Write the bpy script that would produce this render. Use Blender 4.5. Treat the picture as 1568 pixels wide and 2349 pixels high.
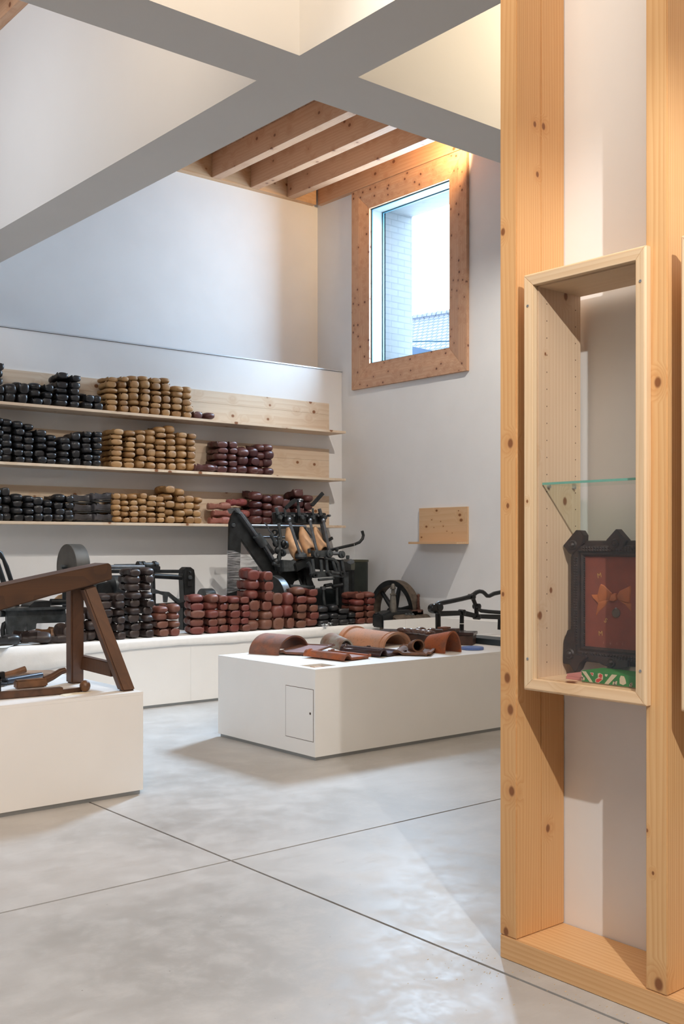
import bpy, bmesh, math, random
from mathutils import Vector, Matrix, noise
C = bpy.context.scene.collection
S = bpy.context.scene
for o in list(bpy.data.objects): bpy.data.objects.remove(o)
# ------------------------------------------------------------------ camera
FPX = 2435.0; TH = math.radians(50.3); HC = 1.5; HV = 1245.0
F = (math.cos(TH), math.sin(TH)); R = (math.sin(TH), -math.cos(TH))
cam = bpy.data.cameras.new('camera'); camo = bpy.data.objects.new('camera', cam); C.objects.link(camo)
cam.sensor_fit = 'VERTICAL'; cam.sensor_height = 36.0; cam.lens = FPX*36.0/2349
cam.shift_y = (HV-1174.5)/2349.0; cam.clip_start = .05; cam.clip_end = 200
camo.location = (0, 0, HC); camo.rotation_euler = (math.radians(90), 0, TH-math.radians(90))
S.camera = camo
S.view_settings.view_transform = 'Standard'; S.view_settings.look = 'None'
S.view_settings.exposure = 0.02; S.view_settings.gamma = 1; S.view_settings.use_curve_mapping = False
S.cycles.max_bounces = 8; S.cycles.diffuse_bounces = 5; S.cycles.glossy_bounces = 3
S.cycles.transparent_max_bounces = 12; S.cycles.sample_clamp_indirect = 6; S.cycles.use_denoising = True
S.cycles.caustics_reflective = False; S.cycles.caustics_refractive = False

# ------------------------------------------------------------------ sky
W = bpy.data.worlds.new('sky'); S.world = W; W.use_nodes = True
wt = W.node_tree; wt.nodes.clear()
def wn(t, **k):
    n = wt.nodes.new(t)
    for a, b in k.items(): setattr(n, a, b)
    return n
wo = wn('ShaderNodeOutputWorld'); bg = wn('ShaderNodeBackground'); tc = wn('ShaderNodeTexCoord')
dt = wn('ShaderNodeVectorMath', operation='DOT_PRODUCT')
_d = Vector((.66, .33, .62)).normalized(); dt.inputs[1].default_value = _d
pw = wn('ShaderNodeMath', operation='POWER'); mx = wn('ShaderNodeMath', operation='MAXIMUM'); mx.inputs[1].default_value = 0
ml = wn('ShaderNodeMath', operation='MULTIPLY_ADD')
SKY_BASE, SKY_GLOW = 29.0, 270.0
pw.inputs[1].default_value = 14; ml.inputs[1].default_value = SKY_GLOW; ml.inputs[2].default_value = SKY_BASE
wt.links.new(tc.outputs['Generated'], dt.inputs[0]); wt.links.new(dt.outputs['Value'], mx.inputs[0])
wt.links.new(mx.outputs[0], pw.inputs[0]); wt.links.new(pw.outputs[0], ml.inputs[0])
wt.links.new(ml.outputs[0], bg.inputs['Strength']); bg.inputs['Color'].default_value = (.62, .80, 1.0, 1)
wt.links.new(bg.outputs[0], wo.inputs[0])

# ------------------------------------------------------------------ lamps of the room, plus added fill lights
def area(name, loc, to, sx, sy, power, col, portal=False, spread=180):
    l = bpy.data.lights.new(name, 'AREA'); l.shape = 'RECTANGLE'; l.size = sx; l.size_y = sy; l.energy = power; l.color = col
    l.spread = math.radians(spread)
    if portal: l.cycles.is_portal = True
    o = bpy.data.objects.new(name, l); C.objects.link(o); o.location = loc
    o.rotation_euler = (Vector(to)-Vector(loc)).to_track_quat('-Z', 'Y').to_euler(); return o
def spot(name, loc, to, power, col, ang=70, blend=.6, r=.02):
    l = bpy.data.lights.new(name, 'SPOT'); l.energy = power; l.color = col; l.spot_size = math.radians(ang); l.spot_blend = blend
    l.shadow_soft_size = r
    o = bpy.data.objects.new(name, l); C.objects.link(o); o.location = loc
    o.rotation_euler = (Vector(to)-Vector(loc)).to_track_quat('-Z', 'Y').to_euler(); return o
WARM = (1, .80, .55); WARM2 = (1, .93, .84); NEU = (1, .95, .90); DAY = (.72, .86, 1.0)
area('window_portal', (8.16, 8.64, 4.485), (0, 8.64, 4.485), 1.29, 1.80, 1, (1, 1, 1), portal=True)
# track of spotlights in the far bay, hidden from here by the deep beams
spot('track_spot', (6.75, 5.55, 5.3), (7.75, 8.8, 1.0), 430, WARM2, 74, 1, .025)
spot('track_spot', (5.0, 5.55, 5.3), (5.5, 9.0, .8), 340, WARM2, 56, .8, .025)
spot('track_spot', (4.0, 5.3, 5.3), (3.2, 9.0, .8), 190, WARM2, 56, .8, .025)
area('warm_lamp', (7.82, 7.55, 5.60), (8.05, 8.9, 5.62), .12, .05, 15, (1, .66, .33), spread=120)
# near bays
spot('shelf_wall_spot', (1.08, -.5, 3.6), (2.95, 2.2, .70), 450, (1, .97, .93), 66, .45, .02)
area('bay_lamp_or_fill', (1.6, 2.6, 5.3), (3.3, 4.4, 4.9), 1.2, .5, 38, (1, .80, .52))
area('bay_lamp_or_fill', (5.6, 3.3, 5.2), (5.2, 4.4, 4.7), 1.2, .3, 33, (1, .80, .50))
area('bay_lamp_or_fill', (2.0, 5.3, 5.1), (3.4, 5.6, 4.6), .6, .8, 16, (1, .84, .66))
area('bay_lamp_or_fill', (.8, 7.4, 5.0), (3.4, 8.2, 3.6), 1.6, .8, 20, (.93, .96, 1))  # cool fill added to lift the left bay's beam face, no lamp there
area('overhead_fill', (1.0, 1.2, 5.1), (3.2, 5.6, 0), 2.4, 2.4, 105, (1, .91, .82))  # unseen area light added as general room fill, no roof opening here
area('bay_lamp_or_fill', (1.0, 7.4, 5.2), (3.4, 10.2, 3.4), .8, .8, 34, (.86, .92, 1))  # added cool fill that brightens the left part of the back wall
area('overhead_fill', (5.8, 2.0, 5.7), (5.2, 3.4, 0), 1.6, 1.6, 52, (1, .90, .80))  # second fill light added overhead, out of view, no opening above
spot('plinth_spot', (.9, 2.6, 4.6), (2.3, 5.6, .3), 140, (1, .60, .34), 40, .9, .1)
spot('plinth_spot', (3.0, 3.0, 4.9), (5.8, 5.9, .4), 125, WARM2, 55, .9, .05)

# ------------------------------------------------------------------ helpers
def at(u, v, X=None, Y=None, Z=None):
    r = (u-784)/FPX; s = (HV-v)/FPX
    D = (F[0]+r*R[0], F[1]+r*R[1], s)
    if X is not None: t = X/D[0]
    elif Y is not None: t = Y/D[1]
    else: t = (Z-HC)/s
    return Vector((D[0]*t, D[1]*t, HC+D[2]*t))
class MB:
    def __init__(s): s.v = []; s.f = []
    def add(s, vs, fs):
        b = len(s.v); s.v += [Vector(p) for p in vs]; s.f += [tuple(i+b for i in f) for f in fs]; return s
    def box(s, a, b):
        x0, y0, z0 = a; x1, y1, z1 = b
        return s.add([(x0,y0,z0),(x1,y0,z0),(x1,y1,z0),(x0,y1,z0),(x0,y0,z1),(x1,y0,z1),(x1,y1,z1),(x0,y1,z1)],
                     [(0,3,2,1),(4,5,6,7),(0,1,5,4),(1,2,6,5),(2,3,7,6),(3,0,4,7)])
    def obox(s, c, ax, ay, az):
        c = Vector(c); ax = Vector(ax)/2; ay = Vector(ay)/2; az = Vector(az)/2
        vs = [c+ax*i+ay*j+az*k for k in (-1,1) for (i,j) in ((-1,-1),(1,-1),(1,1),(-1,1))]
        return s.add(vs, [(0,3,2,1),(4,5,6,7),(0,1,5,4),(1,2,6,5),(2,3,7,6),(3,0,4,7)])
    def bar(s, p, q, w, h, up=(0,0,1)):
        p = Vector(p); q = Vector(q); d = q-p; L = d.length; d.normalize()
        x = d.cross(Vector(up)); x = x.normalized() if x.length > 1e-4 else Vector((1,0,0))
        y = x.cross(d).normalized()
        return s.obox((p+q)/2, d*L, x*w, y*h)
    def prism(s, pts, ext):
        n = len(pts); e = Vector(ext); pts = [Vector(p) for p in pts]
        return s.add(pts+[p+e for p in pts], [tuple(range(n))[::-1], tuple(range(n, 2*n))]+[(i, (i+1) % n, n+(i+1) % n, n+i) for i in range(n)])
    def tube(s, pts, r, seg=12, cap=True):
        pts = [Vector(p) for p in pts]; n = len(pts); rs = r if isinstance(r, (list, tuple)) else [r]*n
        t0 = (pts[1]-pts[0]).normalized(); a = t0.orthogonal().normalized(); vs = []; fs = []
        for i, p in enumerate(pts):
            t = (pts[min(i+1, n-1)]-pts[max(i-1, 0)]).normalized()
            a = (a-t*a.dot(t)).normalized(); b = t.cross(a)
            for k in range(seg):
                w = 2*math.pi*k/seg; vs.append(p+(a*math.cos(w)+b*math.sin(w))*rs[i])
        for i in range(n-1):
            for k in range(seg):
                k2 = (k+1) % seg; fs.append((i*seg+k, i*seg+k2, (i+1)*seg+k2, (i+1)*seg+k))
        if cap: fs.append(tuple(range(seg))[::-1]); fs.append(tuple((n-1)*seg+k for k in range(seg)))
        return s.add(vs, fs)
    def lathe(s, prof, c, axis=(0,0,1), seg=32, cap=True):
        c = Vector(c); t = Vector(axis).normalized(); a = t.orthogonal().normalized(); b = t.cross(a); vs = []; fs = []
        for (r, h) in prof:
            for k in range(seg):
                w = 2*math.pi*k/seg; vs.append(c+t*h+(a*math.cos(w)+b*math.sin(w))*r)
        for i in range(len(prof)-1):
            for k in range(seg):
                k2 = (k+1) % seg; fs.append((i*seg+k, i*seg+k2, (i+1)*seg+k2, (i+1)*seg+k))
        if cap: fs.append(tuple(range(seg))[::-1]); fs.append(tuple((len(prof)-1)*seg+k for k in range(seg)))
        return s.add(vs, fs)
    def ring(s, c, axis, r0, r1, h, seg=40):
        return s.lathe([(r0,-h/2),(r1,-h/2),(r1,h/2),(r0,h/2),(r0,-h/2)], c, axis, seg, cap=False)
    def ball(s, c, r, seg=14, sc=(1,1,1)):
        c = Vector(c); vs = []; fs = []; m = seg//2
        for i in range(m+1):
            ph = math.pi*i/m
            for k in range(seg):
                w = 2*math.pi*k/seg
                vs.append(c+Vector((math.sin(ph)*math.cos(w)*r*sc[0], math.sin(ph)*math.sin(w)*r*sc[1], math.cos(ph)*r*sc[2])))
        for i in range(m):
            for k in range(seg):
                k2 = (k+1) % seg; fs.append((i*seg+k, (i+1)*seg+k, (i+1)*seg+k2, i*seg+k2))
        return s.add(vs, fs)
def mesh_of(mb, name, bevel=0, ang=38):
    bm = bmesh.new()
    vs = [bm.verts.new(p) for p in mb.v]
    for f in mb.f:
        if len(set(f)) > 2:
            try: bm.faces.new([vs[i] for i in f])
            except ValueError: pass
    bmesh.ops.remove_doubles(bm, verts=bm.verts, dist=1e-5)
    bmesh.ops.recalc_face_normals(bm, faces=bm.faces)
    if bevel:
        es = [e for e in bm.edges if len(e.link_faces) == 2 and e.calc_face_angle(0) > math.radians(50)]
        bmesh.ops.bevel(bm, geom=es, offset=bevel, segments=2, affect='EDGES', clamp_overlap=True)
    for f in bm.faces: f.smooth = True
    for e in bm.edges:
        if len(e.link_faces) != 2 or e.calc_face_angle(0) > math.radians(ang): e.smooth = False
    me = bpy.data.meshes.new(name); bm.to_mesh(me); bm.free(); return me
def put(name, mb, mat, parent=None, bevel=0, ang=38, label=None):
    me = mesh_of(mb, name, bevel, ang); me.materials.append(mat)
    o = bpy.data.objects.new(name, me); C.objects.link(o)
    if parent is not None:
        o.parent = parent; q = parent; off = Vector((0,0,0))
        while q is not None: off += Vector(q.location); q = q.parent
        o.location = -off
    if label: o['label'] = label
    return o
def base_at_origin(o):
    """move a one-mesh thing's origin to its base centre"""
    me = o.data; xs = [v.co for v in me.vertices]
    c = Vector(((min(p.x for p in xs)+max(p.x for p in xs))/2, (min(p.y for p in xs)+max(p.y for p in xs))/2, min(p.z for p in xs)))
    me.transform(Matrix.Translation(-c)); o.location = c; return o
def tag(o, label, cat, group=None, kind=None):
    o['label'] = label; o['category'] = cat
    if group: o['group'] = group
    if kind: o['kind'] = kind
    return o
def thing(name, label, cat, loc=(0,0,0), group=None):
    o = bpy.data.objects.new(name, None); C.objects.link(o); o.location = loc; o.empty_display_size = .05
    return tag(o, label, cat, group)
def struct(name, mb, mat, label=None, bevel=0, parent=None):
    o = put(name, mb, mat, parent, bevel)
    if parent is None:
        o['kind'] = 'structure'; o['category'] = name.split('_')[0]
        if label: o['label'] = label
    return o

# ------------------------------------------------------------------ materials
class NT:
    def __init__(s, name):
        s.m = bpy.data.materials.new(name); s.m.use_nodes = True; s.t = s.m.node_tree
        s.b = s.t.nodes['Principled BSDF']; s.o = s.t.nodes['Material Output']
    def n(s, t, ins=None, **k):
        n = s.t.nodes.new(t)
        for a, b in k.items(): setattr(n, a, b)
        for a, b in (ins or {}).items():
            if hasattr(b, 'is_output'): s.t.links.new(b, n.inputs[a])
            else: n.inputs[a].default_value = b
        return n
    def l(s, a, b): s.t.links.new(a, b)
    def mix(s, f, a, b, bt='MIX'):
        n = s.n('ShaderNodeMix', data_type='RGBA', blend_type=bt)
        for i, x in ((0, f), (6, a), (7, b)):
            if hasattr(x, 'is_output'): s.l(x, n.inputs[i])
            else: n.inputs[i].default_value = x if i == 0 else tuple(x)+((1,) if len(x) == 3 else ())
        return n.outputs[2]
    def ramp(s, x, lo, hi, a=0., b=1.):
        n = s.n('ShaderNodeMapRange', {0: x, 1: lo, 2: hi, 3: a, 4: b}); n.interpolation_type = 'SMOOTHSTEP'; return n.outputs[0]
    def bump(s, h, st=.2, d=.01):
        n = s.n('ShaderNodeBump', {'Height': h, 'Strength': st, 'Distance': d}); s.l(n.outputs[0], s.b.inputs['Normal'])
def plain(name, col, rough=.6, metal=0, nz=0, ns=8, bump=0, spec=.5, rand=0):
    t = NT(name); b = t.b; b.inputs['Roughness'].default_value = rough; b.inputs['Metallic'].default_value = metal
    b.inputs['Specular IOR Level'].default_value = spec
    tc = t.n('ShaderNodeTexCoord'); no = t.n('ShaderNodeTexNoise', {'Vector': tc.outputs['Object'], 'Scale': ns, 'Detail': 5})
    c = t.mix(t.ramp(no.outputs[0], .3, .7), [x*(1-nz) for x in col], [min(1, x*(1+nz)) for x in col])
    if rand:
        oi = t.n('ShaderNodeObjectInfo'); mr = t.n('ShaderNodeMapRange', {0: oi.outputs['Random'], 3: 1-rand, 4: 1+rand})
        c2 = t.n('ShaderNodeVectorMath', {0: c, 1: (1, 1, 1)}, operation='MULTIPLY')
        sc = t.n('ShaderNodeVectorMath', {0: c, 3: mr.outputs[0]}, operation='SCALE'); c = sc.outputs[0]
    t.l(c, b.inputs['Base Color'])
    if bump:
        n2 = t.n('ShaderNodeTexNoise', {'Vector': tc.outputs['Object'], 'Scale': ns*6, 'Detail': 4}); t.bump(n2.outputs[0], bump, .004)
    return t.m
def pine(name, base, dark, axis='Z', off=(.31, .17, .23), ring=26, knot=(.24, .09, .03), ks=4.0, kr=.13, contrast=.5, rough=.5, along=3.2, kpos=(), kvor=1):
    t = NT(name); b = t.b; b.inputs['Roughness'].default_value = rough
    tc = t.n('ShaderNodeTexCoord')
    ai = 'XYZ'.index(axis)
    mp = t.n('ShaderNodeMapping', {'Vector': tc.outputs['Object']}); mp.inputs['Location'].default_value = off
    ksc = [ks]*3; ksc[ai] = along
    km = t.n('ShaderNodeMapping', {'Vector': mp.outputs[0]}); km.inputs['Scale'].default_value = ksc
    vo = t.n('ShaderNodeTexVoronoi', {'Vector': km.outputs[0], 'Scale': 1.0, 'Randomness': 1.0})
    kd = t.ramp(vo.outputs['Distance'], kr*.55, kr, 1, 0); kh = t.ramp(vo.outputs['Distance'], kr, kr*3.2, 1, 0)
    if not kvor: kd = 0.0; kh = None
    for (kx, ky, kz, kr_) in kpos:
        sb_ = t.n('ShaderNodeVectorMath', {0: tc.outputs['Object'], 1: (kx, ky, kz)}, operation='SUBTRACT')
        sc_ = [1.0]*3; sc_[ai] = .72
        m2_ = t.n('ShaderNodeVectorMath', {0: sb_.outputs[0], 1: tuple(sc_)}, operation='MULTIPLY')
        ln = t.n('ShaderNodeVectorMath', {0: m2_.outputs[0]}, operation='LENGTH')
        a_ = t.ramp(ln.outputs['Value'], kr_*.5, kr_, 1, 0); b_ = t.ramp(ln.outputs['Value'], kr_*.9, kr_*3.2, 1, 0)
        kd = t.n('ShaderNodeMath', {0: kd, 1: a_}, operation='MAXIMUM').outputs[0]
        kh = b_ if kh is None else t.n('ShaderNodeMath', {0: kh, 1: b_}, operation='MAXIMUM').outputs[0]
    if kh is None: kh = t.n('ShaderNodeValue').outputs[0]; kh.default_value = 0
    rs = [1.0]*3; rs[ai] = .07
    rm = t.n('ShaderNodeMapping', {'Vector': mp.outputs[0]}); rm.inputs['Scale'].default_value = rs
    no = t.n('ShaderNodeTexNoise', {'Vector': rm.outputs[0], 'Scale': 3.5, 'Detail': 2})
    ds = t.n('ShaderNodeVectorMath', {0: no.outputs['Color'], 3: .10}, operation='SCALE')
    kk = t.n('ShaderNodeMath', {0: kh, 1: .02}, operation='MULTIPLY')
    ad = t.n('ShaderNodeVectorMath', {0: rm.outputs[0], 1: ds.outputs[0]}, operation='ADD')
    ad2 = t.n('ShaderNodeVectorMath', {0: ad.outputs[0], 1: kk.outputs[0]}, operation='ADD')
    wv = t.n('ShaderNodeTexWave', {'Vector': ad2.outputs[0], 'Scale': ring, 'Distortion': 1.2, 'Detail': 2, 'Detail Scale': 1.5}, wave_type='RINGS', rings_direction=axis, wave_profile='SAW')
    fs = [60.0]*3; fs[ai] = 2.0
    fm = t.n('ShaderNodeMapping', {'Vector': mp.outputs[0]}); fm.inputs['Scale'].default_value = fs
    fi = t.n('ShaderNodeTexNoise', {'Vector': fm.outputs[0], 'Scale': 2, 'Detail': 4})
    g = t.ramp(wv.outputs['Fac'], .25, 1.0, 0, contrast)
    c = t.mix(g, base, dark)
    c = t.mix(t.ramp(fi.outputs[0], .35, .7, 0, .22), c, dark)
    bl = t.n('ShaderNodeTexNoise', {'Vector': rm.outputs[0], 'Scale': 1.7, 'Detail': 2})
    c = t.mix(t.ramp(bl.outputs[0], .35, .7, 0, .3), c, [x*y for x, y in zip(dark, (1.05, 1, 1))])
    c = t.mix(t.n('ShaderNodeMath', {0: kh, 1: .45}, operation='MULTIPLY').outputs[0], c, dark)
    c = t.mix(kd, c, knot)
    t.l(c, b.inputs['Base Color']); t.bump(wv.outputs['Fac'], .08, .002)
    return t.m
def glass(name, tint=(1, 1, 1), refl=.9):
    t = NT(name); t.t.nodes.remove(t.b)
    tr = t.n('ShaderNodeBsdfTransparent', {'Color': tuple(tint)+(1,)}); gl = t.n('ShaderNodeBsdfGlossy', {'Color': (1,1,1,1), 'Roughness': .01})
    lw = t.n('ShaderNodeLayerWeight', {'Blend': .5}); p5 = t.n('ShaderNodeMath', {0: lw.outputs['Facing'], 1: 5.0}, operation='POWER'); fr = t.n('ShaderNodeMath', {0: p5.outputs[0], 1: .9, 2: .04}, operation='MULTIPLY_ADD'); mu = t.n('ShaderNodeMath', {0: fr.outputs[0], 1: refl}, operation='MULTIPLY')
    mxs = t.n('ShaderNodeMixShader', {0: mu.outputs[0]}); t.l(tr.outputs[0], mxs.inputs[1]); t.l(gl.outputs[0], mxs.inputs[2])
    t.l(mxs.outputs[0], t.o.inputs[0]); return t.m
WHITE = plain('white_plaster', (.80, .80, .80), .85, nz=.015, ns=3, bump=.05)
BEAMW = plain('white_beam_plaster', (.70, .69, .675), .9, nz=.01, ns=2)
PAINT = plain('white_painted_board', (.80, .79, .77), .45, nz=.01, ns=4)
GREYM = plain('aluminium_plinth', (.35, .36, .36), .4, .7)
def concrete():
    t = NT('polished_concrete'); b = t.b; tc = t.n('ShaderNodeTexCoord')
    n1 = t.n('ShaderNodeTexNoise', {'Vector': tc.outputs['Object'], 'Scale': 1.1, 'Detail': 8, 'Roughness': .55, 'Distortion': .3})
    n2 = t.n('ShaderNodeTexNoise', {'Vector': tc.outputs['Object'], 'Scale': 6, 'Detail': 9, 'Roughness': .72, 'Distortion': .25})
    mp = t.n('ShaderNodeMapping', {'Vector': tc.outputs['Object']}); mp.inputs['Scale'].default_value = (2, 9, 1); mp.inputs['Rotation'].default_value = (0, 0, .5)
    n3 = t.n('ShaderNodeTexNoise', {'Vector': mp.outputs[0], 'Scale': 1.4, 'Detail': 9, 'Roughness': .72, 'Distortion': .4})
    c = t.mix(t.ramp(n1.outputs[0], .35, .65), (.35, .34, .325), (.46, .452, .44))
    c = t.mix(t.ramp(n2.outputs[0], .4, .68, 0, .35), c, (.58, .57, .55))
    c = t.mix(t.ramp(n3.outputs[0], .5, .72, 0, .45), c, (.38, .36, .34))
    vo = t.n('ShaderNodeTexVoronoi', {'Vector': tc.outputs['Object'], 'Scale': 9}); 
    c = t.mix(t.ramp(vo.outputs['Distance'], .018, .035, .75, 0), c, (.18, .15, .13))
    t.l(c, b.inputs['Base Color'])
    r = t.ramp(n2.outputs[0], .3, .7, .36, .54); t.l(r, b.inputs['Roughness']); b.inputs['Specular IOR Level'].default_value = .5
    return t.m
CONC = concrete()
DARK = plain('joint_filler', (.17, .155, .14), .9)
def kp(u, v, r, **k): p = at(u, v, **k); return (p.x, p.y, p.z, r)
SXK = 2.895
PINE_STUD = pine('pine_stud', (.72, .45, .21), (.58, .28, .10), 'Z', ring=30, contrast=.5, kvor=0, kpos=[kp(1170, 1017, .016, X=SXK), kp(1163, 1555, .018, X=SXK), kp(1170, 1628, .018, X=SXK), kp(1173, 1815, .017, X=SXK), kp(1160, 2137, .015, X=SXK), kp(1153, 532, .013, X=SXK),
    kp(1164, 1160, .009, X=SXK), kp(1153, 1363, .008, X=SXK), kp(1232, 400, .010, Y=2.514), kp(1246, 290, .012, Y=2.514), kp(1226, 285, .01, Y=2.514), kp(1256, 1900, .014, Y=2.514), kp(1508, 877, .016, X=SXK), kp(1510, 2258, .020, X=SXK), kp(1483, 1905, .006, X=SXK), kp(1497, 2003, .006, X=SXK)])
PINE_PLATE = pine('pine_sill_plate', (.74, .47, .23), (.60, .30, .12), 'Y', ring=22, contrast=.5, kvor=0, kpos=[kp(1258, 2196, .022, Z=.084), kp(1450, 2322, .016, X=SXK), kp(1390, 2240, .012, Z=.084)])
PINE_PALE = pine('pale_pine', (.78, .62, .42), (.60, .38, .19), 'Z', off=(.5, .8, .1), ring=24, contrast=.38, kvor=0, kpos=[kp(1208, 1150, .006, X=2.865)])
PINE_SIDE = pine('pale_pine_side_panel', (.74, .58, .42), (.60, .40, .24), 'Z', off=(.35, .7, .1), ring=22, contrast=.45, kvor=0, kpos=[kp(1238, 1412, .014, Y=2.414), kp(1263, 1354, .010, Y=2.414), kp(1230, 1045, .011, Y=2.414), kp(1295, 1150, .014, Y=2.414), kp(1297, 680, .014, Y=2.414), kp(1250, 812, .006, Y=2.414)])
PINE_PALEY = pine('pale_pine_rail', (.78, .60, .40), (.60, .38, .20), 'Y', off=(.5, .8, .1), ring=24, ks=5.2, kr=.12, contrast=.4, along=4)
PINE_SHELF = pine('shelf_pine', (.74, .62, .48), (.60, .43, .28), 'X', off=(.9, .4, .6), ring=14, ks=6, kr=.15, contrast=.4, along=5.0)
PINE_WIN = pine('larch_window_frame_upright', (.60, .37, .23), (.44, .22, .12), 'Z', ring=16, ks=13, kr=.20, contrast=.4, along=11, knot=(.16,.06,.03))
PINE_WINY = pine('larch_window_frame_rail', (.60, .37, .23), (.44, .22, .12), 'Y', ring=16, ks=13, kr=.20, contrast=.4, along=11, knot=(.16,.06,.03))
JOIST = pine('joist_timber', (.60, .38, .24), (.46, .24, .13), 'Y', ring=14, ks=6, kr=.15, contrast=.35, along=5, knot=(.2,.08,.04))
JOISTX = pine('ledger_timber', (.66, .44, .26), (.50, .27, .13), 'X', ring=14, ks=6, kr=.14, contrast=.35, along=5)
def osb():
    t = NT('strand_board'); tc = t.n('ShaderNodeTexCoord'); v = t.n('ShaderNodeTexVoronoi', {'Vector': tc.outputs['Object'], 'Scale': 28})
    n = t.n('ShaderNodeTexNoise', {'Vector': tc.outputs['Object'], 'Scale': 40, 'Detail': 3})
    c = t.mix(v.outputs['Color'], (.55, .33, .20), (.40, .21, .11)); c = t.mix(t.ramp(n.outputs[0], .5, .65), c, (.28, .13, .07))
    t.l(c, t.b.inputs['Base Color']); t.b.inputs['Roughness'].default_value = .7; return t.m
OSB = osb()
def brick():
    t = NT('whitewashed_brick'); tc = t.n('ShaderNodeTexCoord')
    sx = t.n('ShaderNodeSeparateXYZ', {0: tc.outputs['Object']}); s1 = t.n('ShaderNodeMath', {0: sx.outputs[0], 1: sx.outputs[1]}, operation='ADD')
    cb = t.n('ShaderNodeCombineXYZ', {0: s1.outputs[0], 1: sx.outputs[2]})
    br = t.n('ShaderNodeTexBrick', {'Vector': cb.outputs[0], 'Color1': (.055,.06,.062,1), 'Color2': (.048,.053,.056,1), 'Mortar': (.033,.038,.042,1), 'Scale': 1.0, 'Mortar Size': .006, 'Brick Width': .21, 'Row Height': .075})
    t.l(br.outputs['Color'], t.b.inputs['Base Color']); t.bump(br.outputs['Fac'], .5, -.01); t.b.inputs['Roughness'].default_value = .8; return t.m
BRICK = brick()

# ------------------------------------------------------------------ the room
XW, YU, YP = 8.136, 10.272, 9.8
CX, CY = 2.797, 4.19
fl = MB()
g = .0065
for (x0, x1) in ((-3, CX-g), (CX+g, 8.9)):
    for (y0, y1) in ((-4, CY-g), (CY+g, 10.4)): fl.box((x0, y0, -.12), (x1, y1, 0))
fo = struct('floor', fl, CONC, 'grey polished concrete floor with two crossing joints')
struct('floor', MB().box((-3, -4, -.2), (8.9, 10.4, -.007)), DARK, 'dark bottom of the crossing floor joints', parent=fo)
w = MB(); w.box((-3, YU, 0), (8.9, YU+.2, 6.1)); struct('wall_back', w, WHITE, 'white upper back wall above the shelves')
w = MB(); w.box((-3, YP, 0), (XW-.002, YU-.002, 3.545)); struct('wall_shelf_side', w, WHITE, 'thicker white lower back wall carrying the clog shelves')
w = MB(); w.box((-3, YP-.012, 3.548), (XW-.002, YU-.002, 3.561)); struct('trim_1', w, plain('pale_metal_trim', (.62,.66,.70), .35, .3), 'thin pale metal strip capping the lower back wall')
WY0, WY1, WZ0, WZ1 = 7.994, 9.292, 3.583, 5.386
w = MB(); w.box((XW, -4, 0), (XW+.22, WY0-.06, 6.1)); w.box((XW, WY1+.06, 0), (XW+.22, YU, 6.1))
w.box((XW, WY0-.06, 0), (XW+.22, WY1+.06, WZ0-.06)); w.box((XW, WY0-.06, WZ1+.06), (XW+.22, WY1+.06, 6.1))
struct('wall_window_side', w, WHITE, 'white wall with the timber-framed window')
w = MB(); b0, b1 = XW+.235, XW+.67
w.box((b0, 5.5, 2.4), (b1, WY0-.01, 7)); w.box((b0, WY1-.01, 2.4), (b1, 11, 7)); w.box((b0, WY0-.01, 2.4), (b1, WY1-.01, WZ0-.03)); w.box((b0, WY0-.01, WZ1+.03), (b1, WY1-.01, 7))
struct('wall_outside', w, BRICK, 'pale brick outer skin seen in the window reveal')
struct('wall_left', MB().box((-3.2, -4, 0), (-3, YU+.2, 6.1)), WHITE)
struct('wall_front', MB().box((-3.2, -4.2, 0), (8.9, -4, 6.1)), WHITE)
struct('ceiling', MB().box((-3.2, -4.2, 5.9), (8.9, YU+.2, 6.1)), OSB, 'strand board ceiling deck above the timber joists')
# cross of deep white beams
BX0, BX1, BY0, BY1, ZB = 3.352, 3.752, 4.383, 4.770, 4.03
w = MB()
for a, b in (((-3, BY0), (BX0, BY1)), ((BX1, BY0), (XW, BY1)), ((BX0, -4), (BX1, BY0)), ((BX0, BY1), (BX1, YU)), ((BX0, BY0), (BX1, BY1))):
    w.box((a[0], a[1], ZB), (b[0], b[1], 5.9))
bm_ = mesh_of(w, 'ceiling_beam')
o = bpy.data.objects.new('ceiling_beam', bm_); bm_.materials.append(BEAMW); C.objects.link(o); o['kind'] = 'structure'; o['category'] = 'beam'
o['label'] = 'deep white plastered beams crossing under the ceiling'
# joists, ledgers
ZJ = 5.635
for k in range(-1, 3):
    x = 6.545+.531*k
    j = MB().box((x, BY1+.01, ZJ), (x+.115, YU-.085, 5.9)); o = put('ceiling_joist', j, JOIST, bevel=.003)
    o['kind'] = 'structure'; o['category'] = 'joist'
for k in range(3):
    o = put('ceiling_joist', MB().box((4.3+.531*k, BY1+.01, ZJ), (4.415+.531*k, YU-.085, 5.9)), JOIST); o['kind'] = 'structure'; o['category'] = 'joist'
for k in range(9):
    o = put('ceiling_joist', MB().box((-2.4+.631*k, BY1+.01, ZJ), (-2.285+.631*k, YU-.085, 5.9)), JOIST); o['kind'] = 'structure'; o['category'] = 'joist'
o = struct('trim_2', MB().box((BX1, YU-.08, ZJ), (XW-.085, YU, 5.9)), JOISTX, 'timber ledger along the top of the back wall')
o = struct('trim_3', MB().box((XW-.06, BY1, ZJ), (XW, YU-.08, 5.9)), JOIST, 'timber ledger along the top of the window wall')
o = struct('trim_4', MB().box((BX0-.075, BY1, ZJ), (BX0-.002, YU, 5.9)), JOIST, 'timber ledger along the top of the deep beam')
for o in [q for q in C.objects if q.name.startswith('ceiling_joist')]:
    o['label'] = 'knotty timber joist spanning the ceiling of the far bays'; o['group'] = 'timber ceiling joists'
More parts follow.
